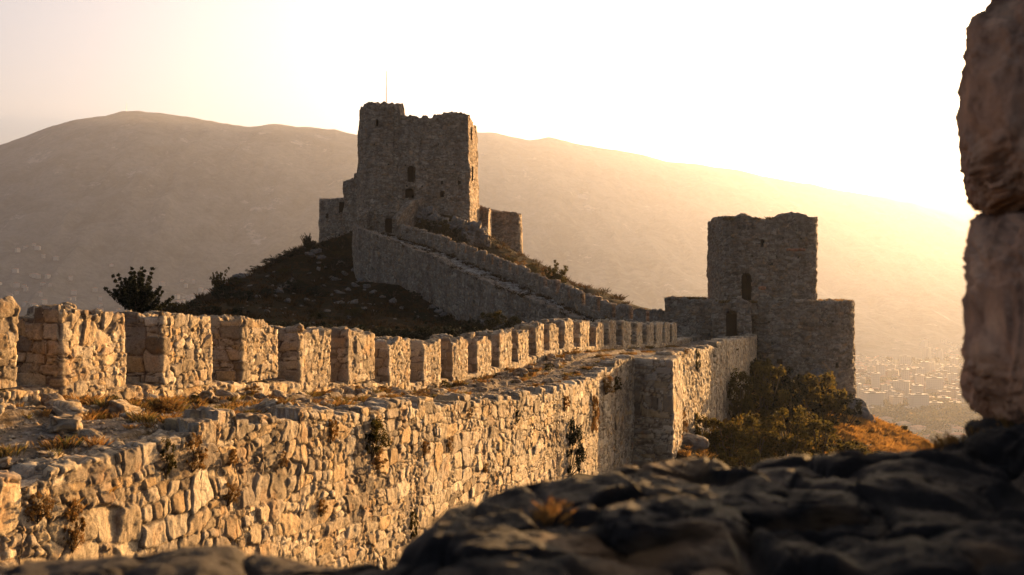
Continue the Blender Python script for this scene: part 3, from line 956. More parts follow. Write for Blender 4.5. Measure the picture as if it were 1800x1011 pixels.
# worn merlons on the ramp parapet
seg = np.hypot(*(np.diff(Tp[:, :2], axis=0).T)); ss = np.r_[0, np.cumsum(seg)]
q = .3
k = 0
while q < ss[-1] - 1.2:
    late = q > ss[-1] * .62
    L = (1.45 if not late else 1.9) * (0.9 + .25 * random.random()); gapw = .5 if not late else .62
    a = np.array([np.interp(q, ss, Tp[:, c_]) for c_ in range(3)]); b = np.array([np.interp(q + L, ss, Tp[:, c_]) for c_ in range(3)])
    ax = (b - a)[:2]; l2 = np.linalg.norm(ax); ax /= l2
    nrm = np.array([ax[1], -ax[0]])
    c = (a + b)[:2] / 2 - nrm * .29
    sd = 500 + k
    hh = (.85 if not late else 1.05) + .15 * random.random()
    def zt_f(x, yv, a=a, b=b, ax=ax, l2=l2, hh=hh, sd=sd):
        s_ = (x - a[0]) * ax[0] + (yv - a[1]) * ax[1]
        return a[2] + (b[2] - a[2]) * (s_ / l2) * .8 + hh + .2 * (h2(np.floor(s_ * 2.2), s_ * 0, sd) - .5) + .1 * fbm(s_ * 3, s_ * 0, s_ * 0, 2, sd)
    prism('merlon', ring_rect(c, ax, l2, .58, .1), min(a[2], b[2]) - .25, zt_f, .12, dict(CK, w=.4, h=.26, relief=.07, seed=sd), M_tower, rw, lump=.2)
    q += L + gapw; k += 1

# ramp paving between the face and the parapet
def poly_s(P, t):
    seg = np.hypot(*(np.diff(P[:, :2], axis=0).T)); s_ = np.r_[0, np.cumsum(seg)] / seg.sum()
    return np.stack([np.interp(t, s_, P[:, c_]) for c_ in range(3)], -1)
tA = np.linspace(0, 1, 420)
EA = Ep[2:].copy(); EA = poly_s(EA, tA)
TB = Tp.copy(); TB[:, 2] -= .75
TB = poly_s(TB, tA)
tw = np.linspace(0, 1, 30)
RP = EA[:, None, :] * (1 - tw)[None, :, None] + TB[:, None, :] * tw[None, :, None]
RP[..., 2] += -.12 + .10 * fbm(RP[..., 0] * 1.1, RP[..., 1] * 1.1, RP[..., 0] * 0, 4, 44) + .2 * (h2(np.floor(RP[..., 1] * .9 + .15 * RP[..., 0]), RP[..., 0] * 0, 4) - .5)
put('ramp_paving', RP, grid_faces(420, 30), M_ramp, rw, dict(tone=RP[..., 0] * 0, gap=RP[..., 0] * 0))

# gate block and winding stair wall at the head of the ramp
gb = thing('gatehouse', tuple(W(675, 410, 133)), 'low gate with a dark doorway at the head of the ramp below the keep', 'gatehouse')
prism('gate_wall', np.array([W(640, 400, 134.5)[:2], W(697, 400, 133)[:2], W(706, 400, 137)[:2], W(636, 400, 138)[:2], W(640, 400, 134.5)[:2]]), 5.5,
      px_top([(636, 374), (645, 370), (655, 372), (665, 366), (680, 363), (700, 362)], 135, .3, 61), .12, dict(CK, w=.7, h=.2, seed=351), M_tower, gb,
      cuts=[('doorway', 677, 692, 384, 409, .2)], lump=.3)
sw = np.array([W(694, 402, 132.3), W(697, 389, 132), W(704, 376, 132.6), W(716, 363, 134), W(730, 352, 135.6), W(745, 349, 137)])
wall_strip('stair_wall', sw, 4.5, .10, lambda y: .10, .9, dict(CK, w=.45, h=.25, seed=361), M_tower, gb, cope=(.6, .3), back=2.0)
# rounded end wall left of the gate
er = np.array([W(622, 393, 137), W(622, 388, 134.5), W(632, 380, 132.8), W(645, 374, 133)])
wall_strip('end_wall', er, 3.5, .10, lambda y: .09, .7, dict(CK, w=.5, h=.2, seed=371), M_tower, gb, cope=(.6, .3), back=1.5)

# ------------------------------------------------------------------ rocks
def rock_data(sub, seed, sx, sy, sz, box=.62, amp=.22, fr=1.3, fine=.05):
    bm = bmesh.new(); bmesh.ops.create_icosphere(bm, subdivisions=sub, radius=1)
    v = np.array([x.co[:] for x in bm.verts]); f = np.array([[q.index for q in fc.verts] for fc in bm.faces]); bm.free()
    v = np.sign(v) * np.abs(v) ** box
    v *= np.array([sx, sy, sz])
    s = (sx + sy + sz) / 3
    q = v / s * fr
    n = v / (np.linalg.norm(v, axis=1)[:, None])
    d = amp * s * fbm(q[:, 0], q[:, 1], q[:, 2], 3, seed) - .35 * amp * s * np.abs(fbm(q[:, 0] * 2.2, q[:, 1] * 2.2, q[:, 2] * 2.2, 3, seed + 4)) + fine * s * fbm(q[:, 0] * 7, q[:, 1] * 7, q[:, 2] * 7, 4, seed + 8, .6)
    tone = np.clip(.5 + .8 * fbm(q[:, 0] * .8, q[:, 1] * .8, q[:, 2] * .8, 2, seed + 2), 0, 1)
    return v + n * d[:, None], f, tone

def rock(name, c, s, seed, mat, label=None, cat=None, group=None, parent=None, sub=5, rz=0, tilt=(0, 0), **kw):
    v, f, tone = rock_data(sub, seed, *s, **kw)
    R = (Matrix.Rotation(rz, 3, 'Z') @ Matrix.Rotation(tilt[0], 3, 'X') @ Matrix.Rotation(tilt[1], 3, 'Y'))
    v = v @ np.array(R).T
    me = mk_mesh(name, v, f, mat, dict(tone=tone, gap=tone * 0), True)
    o = link(name, me, parent, np.array(c) - (np.array(parent.location) if parent is not None else 0))
    if label: tag(o, label, cat, group)
    return o

# outcrops and boulders on the hill slope
ROCK_ME = []
for i in range(7):
    v, f, tone = rock_data(4, 900 + i * 5, 1, .85, .7, box=.7, amp=.5, fr=1.7, fine=.09)
    ROCK_ME.append(mk_mesh('rock', v, f, M_rock, dict(tone=tone, gap=tone * 0), True))
hillrocks = []
spots = [(548, 447, 9), (556, 441, 8), (564, 452, 7), (600, 462, 7), (628, 470, 9), (650, 486, 12), (637, 492, 9), (625, 500, 8), (645, 502, 9), (656, 512, 7), (612, 508, 6), (598, 512, 7), (588, 490, 8), (582, 487, 6), (595, 530, 7), (620, 530, 8),
         (490, 510, 8), (500, 503, 7), (483, 518, 6), (430, 477, 9), (422, 484, 8), (438, 470, 7), (505, 528, 6), (540, 525, 6), (455, 520, 6), (470, 545, 5), (575, 545, 5), (560, 470, 5), (515, 492, 5), (530, 536, 4), (690, 528, 7), (672, 520, 6),
         (770, 545, 8), (780, 552, 8), (792, 546, 7), (762, 538, 6), (706, 540, 5), (640, 540, 5), (500, 548, 4), (608, 480, 6), (570, 500, 4), (660, 545, 5), (740, 556, 5)]
for i, (px, py, s) in enumerate(spots):
    p = hit(px, py + 3)
    o = link('rock', ROCK_ME[i % 7], None, p + [0, 0, 0])
    r = s * p[1] / F
    o.scale = (r * random.uniform(.9, 1.5), r * random.uniform(.8, 1.2), r * random.uniform(.6, 1.0)); o.rotation_euler = (random.uniform(-.5, .5), random.uniform(-.5, .5), random.uniform(0, 6))
    tag(o, 'grey limestone rock showing through the shaded grass of the keep hill', 'rock', 'pale rocks on the slope below the keep')
for i in range(90):
    px = rng.uniform(420, 800); py = rng.uniform(455 + abs(px - 600) * .18, 575)
    p = hit(px, py)
    if p[1] > 170: continue
    o = link('rock', ROCK_ME[i % 7], None, p)
    r = rng.uniform(1.2, 3.6) * p[1] / F
    o.scale = (r * 1.3, r, r * .8); o.rotation_euler = (random.uniform(-.5, .5), random.uniform(-.5, .5), random.uniform(0, 6))
    tag(o, 'small loose stone in the shaded grass of the keep hill', 'rock', 'small stones on the slope below the keep')
rock('boulder', W(1212, 778, 51) , (.95, .8, .42), 71, M_rock, 'smooth grey boulder at the foot of the wall right of the buttress', 'rock', rz=.4, box=.8, amp=.3)
rock('boulder', W(1510, 752, 77), (.9, 1.3, 1.9), 74, M_rock, 'tall grey crag at the right foot of the tower', 'rock', rz=.3, box=.8, amp=.45, tilt=(0, -.3))
rock('boulder', W(1505, 722, 79), (.8, 1.0, .9), 76, M_rock, 'dark rock knob tucked under the right edge of the tower', 'rock', box=.8, amp=.45)
rock('boulder', W(1445, 668, 79.5), (1.0, .8, 1.0), 78, M_rock, 'rough dark rock lump against the tower face above the bushes', 'rock', box=.8, amp=.5)
for i, (px, py, Y, s) in enumerate([(765, 396, 134.5, 1.25), (800, 402, 133.5, 1.2), (832, 412, 132.8, 1.3), (850, 426, 132, .9), (815, 424, 131, 1.0), (750, 380, 136, 1.2)]):
    rock('crag', W(px, py, Y), (s * 1.2, s, s * .95), 80 + i * 3, M_rock, ['grey crag low beside the shrubs under the keep wall', 'grey crag below the right part of the keep wall', 'crag catching light under the sunlit flank of the keep',
         'small crag at the right end of the rocks under the keep', 'crag just above the ramp parapet below the keep', 'highest crag beside the winding stair wall'][i], 'rock', 'crags at the foot of the keep', box=.85, amp=.9, sub=5, fr=2.0, fine=.14)

# loose stones on the wall-walk and on the merlons
LOOSE = []
for i in range(8):
    v, f, tone = rock_data(4, 700 + i * 5, 1, .75, .5, box=.5, amp=.55, fr=1.6, fine=.13)
    LOOSE.append(mk_mesh('loose_stone', v, f, M_merlon, dict(tone=(tone + i * .17) % 1, gap=tone * 0), True))
for i in range(210):
    y = 10 + 36 * rng.random() ** 1.4
    k_ = int(np.searchsorted(yy, y))
    tt = rng.choice([rng.uniform(.02, .42), rng.uniform(.72, .98), rng.uniform(0, 1)], p=[.6, .25, .15])
    x = xin[k_] + (xout[k_] - .35 - xin[k_]) * tt
    s = rng.uniform(.05, .17) * (1.5 if rng.random() < .18 else 1)
    o = link('loose_stone', LOOSE[i % 8], None, (x, y, walk_h(x, y) + s * .15))
    o.scale = (s * 1.4, s * 1.2, s * rng.uniform(.7, 1.3)); o.rotation_euler = (rng.uniform(-.4, .4), rng.uniform(-.4, .4), rng.uniform(0, 6))
    if tt < .5: tag(o, 'loose limestone block lying along the foot of the battlement', 'stone', 'loose blocks along the battlement foot')
    else: tag(o, 'loose stone lying on the path on top of the wall', 'stone', 'loose stones on the wall path')
for i, (pa, pb, zt) in enumerate(MPTS[:14]):
    ax = pb - pa; L = np.linalg.norm(ax); ax /= L; nrm = np.array([ax[1], -ax[0]])
    for k_ in range(6 if i < 6 else 3):
        p = pa + ax * rng.uniform(.1, L - .1) - nrm * rng.uniform(.12, .85)
        s = rng.uniform(.07, .19)
        o = link('loose_stone', LOOSE[(i * 3 + k_) % 8], None, (p[0], p[1], zt + topz(p[1]) - topz(pa[1]) + s * .3 + .02))
        o.scale = (s * 1.3, s * 1.1, s * 1.1); o.rotation_euler = (rng.uniform(-.3, .3), rng.uniform(-.3, .3), rng.uniform(0, 6))
        tag(o, 'loose capping stone lying on top of a merlon of the near battlement', 'stone', 'loose capping stones on the merlons')

# ------------------------------------------------------------------ plants
def leaves(centers, radii, n_per, size, seed, flat=.9, up=0.0):
    r = np.random.default_rng(seed)
    cs = np.repeat(centers, n_per, 0); rr = np.repeat(radii, n_per)
    d = r.normal(size=cs.shape); d /= np.linalg.norm(d, axis=1)[:, None]
    pos = cs + d * (rr * (r.random(len(cs)) ** .45))[:, None] * np.array([1, 1, flat])
    a = r.normal(size=pos.shape); a[:, 2] += up; a /= np.linalg.norm(a, axis=1)[:, None]
    b = np.cross(a, r.normal(size=pos.shape)); b /= np.linalg.norm(b, axis=1)[:, None] + 1e-9
    s = size * r.uniform(.6, 1.4, len(pos))[:, None]
    v = np.stack([pos - a * s, pos + b * s * .45, pos + a * s, pos - b * s * .45], 1).reshape(-1, 3)
    f = np.arange(len(pos) * 4).reshape(-1, 4)
    tone = np.repeat(np.clip(r.random(len(pos)) * .6 + np.repeat(r.random(len(centers)), n_per) * .4, 0, 1), 4)
    return v, f, tone

def shrub_meshes(seed, kind='bush', leaf=.05, n_clump=38, n_per=90, mat=None):
    """unit shrub about 1 m high: (crown, trunk) meshes"""
    r = np.random.default_rng(seed)
    cs, rad, tubes = [], [], []
    if kind == 'bush':
        for i in range(n_clump):
            a = r.uniform(0, 2 * math.pi); q = r.random() ** .6; h = r.random()
            w = .58 * (1 - (h - .35) ** 2 * 1.1) * r.uniform(.75, 1.15)
            cs.append([q * w * math.cos(a), q * w * math.sin(a), .06 + .8 * h * r.uniform(.8, 1.15)]); rad.append(r.choice([r.uniform(.04, .08), r.uniform(.08, .17)]))
    elif kind == 'plume':
        for i in range(n_clump):
            a = r.uniform(0, 2 * math.pi); base = r.random() * .5; l = r.uniform(.35, .9) * (1 - base * .6)
            el = r.uniform(.45, 1.4)
            for t_ in np.linspace(.1, 1, 10):
                cs.append([l * t_ * math.cos(el) * math.cos(a) * (1 - .15 * t_), l * t_ * math.cos(el) * math.sin(a) * (1 - .15 * t_), base * .6 + l * (t_ * .8 + .2 * t_ ** 2) * math.sin(el) * .95 + .03]); rad.append(.07 * (1.12 - .72 * t_) * r.uniform(.8, 1.2))
    elif kind == 'sprig':
        for i in range(n_clump):
            a = r.uniform(0, 2 * math.pi); l = r.uniform(.35, 1.0); el = r.uniform(.7, 1.5)
            for t_ in np.linspace(.3, 1, 6):
                cs.append([l * t_ * math.cos(el) * math.cos(a) + .03 * r.normal(), l * t_ * math.cos(el) * math.sin(a), l * t_ * math.sin(el)]); rad.append(.05 + .04 * r.random())
    cs = np.array(cs); rad = np.array(rad)
    v, f, tone = leaves(cs, rad, n_per, leaf, seed + 1)
    crown = mk_mesh('crown', v, f, mat, dict(tone=tone), False)
    vs, fs, off = [], [], 0
    for c in cs[::max(1, len(cs) // 14)]:
        mid = c * .5 + np.array([0, 0, -.05])
        a, b = tube([[0, 0, -.12], mid, c], .022, .006, 5)
        vs.append(a); fs.append(b + off); off += len(a)
    trunk = mk_mesh('trunk', np.concatenate(vs), np.concatenate(fs), M_bark, None, True)
    return crown, trunk

SH = {}
for kd, lst in dict(
        bush=[(11, M_leaf), (12, M_leaf), (13, M_leaf), (14, M_leaf)], dark=[(21, M_darkleaf), (22, M_darkleaf), (23, M_darkleaf)], russet=[(31, M_dryleaf), (32, M_dryleaf)]).items():
    SH[kd] = [shrub_meshes(s_, 'bush', .030, 56, 95, m_) for s_, m_ in lst]
SH['thicket'] = [shrub_meshes(s_, 'bush', .032, 50, 80, M_thicket) for s_ in (15, 16, 17, 18)]
SH['plume'] = [shrub_meshes(41, 'plume', .020, 64, 46, M_darkleaf), shrub_meshes(43, 'plume', .022, 36, 46, M_darkleaf)]
SH['sprig'] = [shrub_meshes(51, 'sprig', .035, 16, 30, M_leaf), shrub_meshes(52, 'sprig', .04, 14, 26, M_leaf)]

def plant(kind, i, loc, h, wid, label, cat, group=None, rz=None, name='shrub'):
    cr, tr = SH[kind][i % len(SH[kind])]
    t_ = thing(name, loc, label, cat, group, rz=random.uniform(0, 6) if rz is None else rz)
    t_.scale = (wid, wid, h)
    link('crown', cr, t_); link('trunk', tr, t_)
    return t_

def plant_px(kind, i, px, ybase, hpx, wpx, label, cat='shrub', group=None, Y=None, name='shrub'):
    if Y is None: p = hit(px, ybase)
    else: p = W(px, ybase, Y)
    s = p[1] / F
    return plant(kind, i, p - [0, 0, .1], hpx * s, wpx * s * .9, label, cat, group, name=name)

plant_px('plume', 0, 243, 566, 112, 122, 'dark bushy conifer rising behind the left part of the battlement', 'tree', Y=58, name='conifer_tree')
plant_px('sprig', 0, 384, 512, 48, 40, 'feathery shrub with a pointed top on the slope skyline', 'shrub')
plant_px('dark', 0, 395, 528, 34, 50, 'dark round bush under the feathery shrub on the skyline', 'shrub')
plant_px('plume', 1, 541, 436, 32, 32, 'small wind-bent tree on the skyline left of the keep', 'tree', name='small_tree')
plant_px('dark', 1, 548, 442, 20, 30, 'dark bush at the foot of the wind-bent tree', 'shrub')
plant_px('bush', 0, 300, 549, 22, 40, 'light green bush at the low left end of the slope', 'shrub')
for i, (px, yb, h_, w_, kd) in enumerate([(430, 530, 24, 34, 'dark'), (452, 470, 12, 40, 'dark'), (480, 464, 12, 44, 'dark'), (505, 452, 14, 34, 'dark'), (525, 448, 14, 34, 'dark'), (575, 440, 18, 26, 'dark'), (602, 436, 26, 24, 'dark'), (585, 475, 20, 40, 'dark'),
        (340, 545, 20, 36, 'dark'), (370, 552, 20, 44, 'dark'), (420, 556, 18, 50, 'dark'), (520, 512, 22, 44, 'dark'), (555, 520, 20, 50, 'dark'), (590, 455, 14, 30, 'bush'), (690, 522, 24, 40, 'dark'), (725, 530, 22, 36, 'dark'),
        (655, 478, 24, 30, 'dark'), (610, 470, 20, 30, 'dark'), (470, 520, 16, 36, 'dark'), (625, 555, 16, 40, 'bush'), (560, 560, 14, 40, 'bush'), (500, 480, 10, 30, 'bush'), (412, 500, 14, 30, 'bush'), (320, 548, 16, 26, 'bush'), (780, 575, 24, 40, 'dark'), (740, 568, 20, 34, 'dark')]):
    plant_px(kd, i, px, yb, h_, w_, 'low dark bush on the shaded slope below the keep', 'shrub', 'bushes on the slope below the keep')
for i, (px, yb, h_, w_) in enumerate([(870, 585, 46, 60), (835, 588, 30, 40), (905, 590, 36, 46), (950, 590, 28, 34), (985, 590, 28, 40), (800, 592, 30, 40), (1010, 590, 22, 36), (1030, 592, 18, 30),
        (520, 594, 34, 70), (570, 596, 34, 76), (620, 602, 36, 80), (665, 606, 36, 76), (705, 608, 38, 80), (750, 608, 40, 76), (790, 606, 36, 70), (830, 602, 36, 66), (480, 590, 30, 70), (440, 584, 28, 60), (870, 600, 30, 60), (920, 598, 26, 56)]):  # this nearer row is added to darken a sunlit band of ground
    plant_px(['bush', 'dark'][i % 2] if i < 8 else 'dark', i, px, yb, h_, w_, 'dark leafy bush in the hollow under the ramp wall, nearer row added to darken it', 'shrub', 'bushes under the ramp wall', Y=86 if i < 8 else 74)
# shrubs between ramp and keep
for i, (px, yb, h_, w_, Y) in enumerate([(758, 408, 26, 26, 132.5), (780, 414, 30, 28, 131), (800, 424, 26, 26, 130), (745, 400, 18, 22, 133.5), (812, 432, 24, 24, 128.5), (836, 402, 12, 12, 133.5)]):
    plant_px('bush' if i % 2 else 'dark', i, px, yb, h_, w_, 'green shrub among the rocks between ramp parapet and keep', 'shrub', 'shrubs among the rocks below the keep', Y=Y)
for i, (px, yb, h_, w_, Y) in enumerate([(895, 466, 18, 34, 127), (915, 472, 16, 30, 123), (935, 480, 18, 30, 120), (960, 492, 16, 30, 115), (1005, 512, 12, 24, 106)]):
    plant_px(['bush', 'russet'][i % 2], i, px, yb, h_, w_, 'low sunlit scrub on the skyline behind the ramp parapet', 'shrub', 'scrub behind the ramp parapet', Y=Y)
plant_px('sprig', 1, 977, 508, 58, 60, 'small leafy tree against the bright haze behind the ramp parapet', 'tree', Y=110, name='small_tree')
plant_px('bush', 2, 982, 506, 34, 44, 'round leafy bush at the foot of the small tree behind the ramp', 'shrub', Y=109)
# bushes right of the buttress
BR = [(1240, 800, 90, 90, 55), (1280, 815, 110, 110, 54), (1330, 810, 105, 120, 56), (1385, 812, 110, 120, 57), (1440, 812, 100, 110, 58), (1490, 815, 62, 80, 59), (1530, 822, 40, 60, 60), (1300, 745, 80, 70, 66), (1345, 740, 95, 90, 68), (1395, 745, 80, 90, 69), (1440, 748, 90, 90, 70),
      (1480, 755, 60, 70, 71), (1345, 690, 55, 50, 74), (1375, 705, 55, 70, 74), (1410, 712, 50, 60, 75), (1445, 722, 50, 60, 76), (1330, 780, 60, 80, 60), (1225, 835, 60, 70, 50), (1265, 845, 60, 80, 50), (1320, 850, 70, 90, 51), (1420, 840, 60, 90, 54), (1330, 668, 40, 30, 75.5)]
for i, (px, yb, h_, w_, Y) in enumerate(BR):
    x0 = (px - 900) / F * Y
    kd = 'dark' if (Y > 67 and i % 2) else 'thicket'
    plant(kd, i, (x0, Y, (505.5 - yb) / F * Y - .1), h_ * Y / F * (.9 if Y < 62 else 1.2), w_ * Y / F * (.78 if Y < 62 else .95), ['leafy green bush in the thicket between wall and right tower', 'dark shaded bush in the thicket at the foot of the right tower'][kd == 'dark'], 'shrub', 'thicket between the wall and the right tower')
for i, (px, yb, h_, w_) in enumerate([(1560, 762, 26, 34), (1585, 770, 24, 40), (1600, 778, 16, 26), (1545, 750, 14, 18)]):
    plant_px(['sprig', 'bush', 'bush', 'sprig'][i], i, px, yb, h_, w_, ['spiky shrub topmost on the orange slope right of the tower', 'widest green shrub on the orange slope right of the tower', 'lowest shrub on the orange slope right of the tower', 'smallest sprig on the orange slope beside the tower crag'][i], 'shrub', 'shrubs on the right slope', Y=78)

# plants rooted in the wall face
def on_face(px, py):
    r = (px - 900) / F
    Y = 8.78 / (.3 - r)
    return W(px, py, Y)
WS = [(650, 800, 66, 46, 'bush', 'yellow-green shrub rooted in the middle of the sunlit wall face'), (656, 822, 30, 40, 'russet', 'russet undergrowth hanging below the yellow-green wall shrub'), (578, 775, 40, 26, 'russet', 'russet tuft just under the wall top left of the yellow-green shrub'),
      (785, 792, 24, 18, 'russet', 'small brown tuft on the upper wall face, right of a matching darker one'), (742, 798, 22, 20, 'russet', 'darker brown tuft on the upper wall face'), (998, 830, 84, 46, 'dark', 'tall dark green bush hanging on the wall left of the buttress'),
      (1040, 755, 60, 22, 'russet', 'thin reddish creeper on the wall near the buttress'), (1062, 690, 30, 26, 'russet', 'orange tuft on the wall edge just left of the buttress'), (1080, 686, 24, 18, 'bush', 'green tuft on the corner of the wall edge at the buttress'), (332, 825, 56, 44, 'russet', 'large russet bush hanging over the near wall top'),
      (288, 835, 56, 26, 'bush', 'narrow green creeper between two cope stones near the left'), (60, 915, 46, 40, 'russet', 'russet tuft low on the near wall at the far left'), (122, 960, 80, 34, 'russet', 'tall dark creeper down the near wall at the left'), (396, 885, 34, 30, 'russet', 'brown tuft below the large russet bush'),
      (400, 815, 26, 26, 'russet', 'small tuft right of the large russet bush'), (492, 820, 24, 20, 'russet', 'small orange tuft under the wall top left of centre'), (722, 945, 48, 16, 'bush', 'narrow green plant low on the wall just above the near boulder'), (906, 742, 20, 12, 'dark', 'small dark plant near the wall top right of centre'),
      (560, 905, 26, 20, 'russet', 'small russet tuft low in the middle of the wall face'), (820, 735, 16, 14, 'russet', 'tiny tuft high on the wall face above the brown pair'), (990, 720, 26, 20, 'russet', 'orange tuft high on the wall left of the dark bush'), (850, 830, 16, 12, 'russet', 'tiny brown tuft low on the wall right of centre')]
for i, (px, yb, h_, w_, kd, lb) in enumerate(WS):
    p = on_face(px, yb)
    n_ = np.array([.958, -.287, 0])
    s = p[1] / F
    plant(kd, i, p + n_ * .04, h_ * s * 1.15, w_ * s * 1.2, lb, 'shrub', 'plants rooted in the near wall', name='wall_shrub')
for (px, py, Y, h_, w_, kd, lb) in [(1225, 650, 55.5, 36, 14, 'bush', 'green plant on the lit wall bay beyond the buttress'), (1205, 622, 52.5, 10, 14, 'russet', 'small tuft on the top edge of the wall bay beyond the buttress'), (1199, 760, 50.5, 40, 20, 'russet', 'russet plant at the foot of the wall right behind the buttress')]:
    p = W(px, py, Y); s = Y / F
    plant(kd, 1, p, h_ * s, w_ * s, lb, 'shrub', name='wall_shrub')

# low plants on the wall path
for i in range(46):
    y = 10.5 + 40 * rng.random() ** 1.3
    k_ = int(np.searchsorted(yy, y))
    tt = rng.choice([rng.uniform(.02, .10), rng.uniform(.30, .46), rng.uniform(.8, .97)], p=[.45, .35, .2])
    x = xin[k_] + (xout[k_] - .35 - xin[k_]) * tt
    hh_ = rng.uniform(.16, .34)
    plant(['russet', 'bush', 'russet'][i % 3], i, (x, y, walk_h(x, y) - .03), hh_, hh_ * rng.uniform(1.1, 1.8), ['low russet plant growing on top of the near wall', 'low green plant growing on top of the near wall', 'low russet plant growing on top of the near wall'][i % 3], 'plant', ['low russet plants on the wall path', 'low green plants on the wall path', 'low russet plants on the wall path'][i % 3], name='low_plant')
# gravel strewn over the path
bm = bmesh.new(); bmesh.ops.create_icosphere(bm, subdivisions=1, radius=1)
iv = np.array([q.co[:] for q in bm.verts]); if_ = np.array([[q.index for q in f_.verts] for f_ in bm.faces]); bm.free()
gv, gf, gt = [], [], []
for i in range(5200):
    y = 8 + 40 * rng.random() ** 1.9
    k_ = int(np.searchsorted(yy, y)); x = xin[k_] + (xout[k_] - .35 - xin[k_]) * rng.random()
    s_ = rng.uniform(.010, .034) * (1.8 if rng.random() < .12 else 1)
    gv.append(iv * rng.uniform(.6, 1.4, iv.shape) * s_ * np.array([1.2, 1.2, .8]) + [x, y, walk_h(x, y)]); gf.append(if_ + i * len(iv)); gt.append(np.full(len(iv), rng.random()))
tag(put('gravel', np.concatenate(gv), np.concatenate(gf), M_merlon, None, dict(tone=np.concatenate(gt), gap=np.concatenate(gt) * 0), False), 'gravel and small rubble strewn over the path on the wall', 'gravel', kind='stuff')

# grasses (nobody could count the blades)
def grass(name, pts, hs, nb, mat, label, seed, lean=.9, wdt=.035):
    r = np.random.default_rng(seed)
    n = len(pts)
    P = np.repeat(pts, nb, 0); H = np.repeat(hs, nb)
    m_ = len(P)
    ofs = r.normal(size=(m_, 2)) * (H * .45)[:, None]
    base = P + np.c_[ofs, -H * .12]
    a = r.uniform(0, 2 * math.pi, m_)
    ln = H * r.uniform(.5, 1.3, m_)
    dirs = np.c_[np.cos(a) * lean * r.random(m_) * ln + ofs[:, 0] * .5, np.sin(a) * lean * r.random(m_) * ln + ofs[:, 1] * .5, ln]
    sd = np.c_[-np.sin(a), np.cos(a), 0 * a] * (H * wdt)[:, None]
    v = np.stack([base - sd, base + sd, base + dirs * np.array([.35, .35, .6]) + sd * .7 , base + dirs], 1).reshape(-1, 3)
    f = np.arange(m_ * 4).reshape(-1, 4)
    tone = np.repeat(np.clip(np.repeat(r.random(n), nb) * .8 + r.random(m_) * .25, 0, 1), 4)
    o = put(name, v, f, mat, None, dict(tone=tone), False)
    return tag(o, label, 'grass', kind='stuff')

gp, gh = [], []
for i in range(1500):
    y = 8 + 62 * rng.random() ** 1.5
    k_ = int(np.clip(np.searchsorted(yy, y), 0, len(yy) - 1))
    m_ = rng.random()
    tt = rng.uniform(.0, .12) if m_ < .35 else (abs(rng.normal()) * .04 + .36 if m_ < .62 else (rng.uniform(.7, 1.08) if m_ < .85 else rng.uniform(.05, 1)))
    clump = float(fbm(np.array([y * .45]), np.array([tt * 5.]), np.array([0.]), 2, 91)[0])
    if clump < -.08: continue
    x = xin[k_] + (xout[k_] - .35 - xin[k_]) * tt
    gp.append((x, y, walk_h(x, y))); gh.append(rng.uniform(.05, .15) * (1.3 if m_ < .35 else 1))
grass('dry_grass', np.array(gp), np.array(gh), 70, M_grass, 'dry orange grass growing along the path and battlement foot', 5, wdt=.02)
gp, gh = [], []
px = rng.uniform(280, 1010, 2600)
for i in range(1500):
    x = rng.uniform(-45, 12); y = rng.uniform(80, 155)
    gp.append((x, y)); gh.append(rng.uniform(.25, .6))
gp = np.array(gp); gz = tz(gp[:, 0], gp[:, 1])
grass('dry_grass', np.c_[gp, gz], np.array(gh), 22, M_hillgrass, 'dry grass with shade darkened into its colour over the hillside below the keep', 6, wdt=.08)
gp, gh = [], []
for i in range(2200):
    x = rng.uniform(8, 42); y = rng.uniform(46, 95)
    gp.append((x, y)); gh.append(rng.uniform(.12, .35))
for i in range(2600):
    x = rng.uniform(22, 37); y = rng.uniform(66, 86)
    gp.append((x, y)); gh.append(rng.uniform(.12, .32))
for i in range(420):
    q_ = poly_s(Tp, np.array([rng.random()]))[0]
    gp.append((q_[0] + rng.uniform(.3, 1.8), q_[1] + rng.uniform(.3, 2.5))); gh.append(rng.uniform(.15, .4))
gp = np.array(gp); gz = tz(gp[:, 0], gp[:, 1])
grass('dry_grass', np.c_[gp, gz], np.array(gh), 44, M_scrub, 'orange dry grass on the slope right of the wall and behind the ramp', 16, wdt=.045)
gp, gh = [], []
for i in range(260):
    ii_ = int(rng.integers(5, 415)); jj_ = int(rng.choice([rng.integers(22, 29), rng.integers(0, 3), rng.integers(3, 22)], p=[.55, .25, .2]))
    gp.append(RP[ii_, jj_]); gh.append(rng.uniform(.12, .4))
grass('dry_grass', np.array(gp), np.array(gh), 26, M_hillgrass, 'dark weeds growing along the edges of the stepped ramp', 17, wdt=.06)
# grass on the tower ledges
gp, gh = [], []
for i in range(90):
    p = W(rng.uniform(1434, 1492), 532, rng.uniform(81.5, 86)); gp.append(p); gh.append(rng.uniform(.12, .32))
for i in range(110):
    p = W(rng.uniform(1176, 1240), 527, rng.uniform(83.9, 86.5)); gp.append(p); gh.append(rng.uniform(.12, .3))
for i in range(60):
    p = W(rng.uniform(1256, 1330), 532, rng.uniform(81.2, 82.0)); gp.append(p); gh.append(rng.uniform(.1, .25))
for i in range(50):
    a_ = rng.uniform(1262, 1425); p = W(a_, 383, rng.uniform(82, 82.8)); gp.append(p - [0, 0, .15]); gh.append(rng.uniform(.1, .3))
grass('dry_grass', np.array(gp), np.array(gh), 26, M_grass, 'dry grass fringing the ledges of the right tower', 8, wdt=.1)

# ------------------------------------------------------------------ TOWN in the valley
def ground_z(x, y):
    return -180 + 5 * float(fbm(np.array([x / 900]), np.array([y / 900]), np.array([0.]), 3, 21)[0])

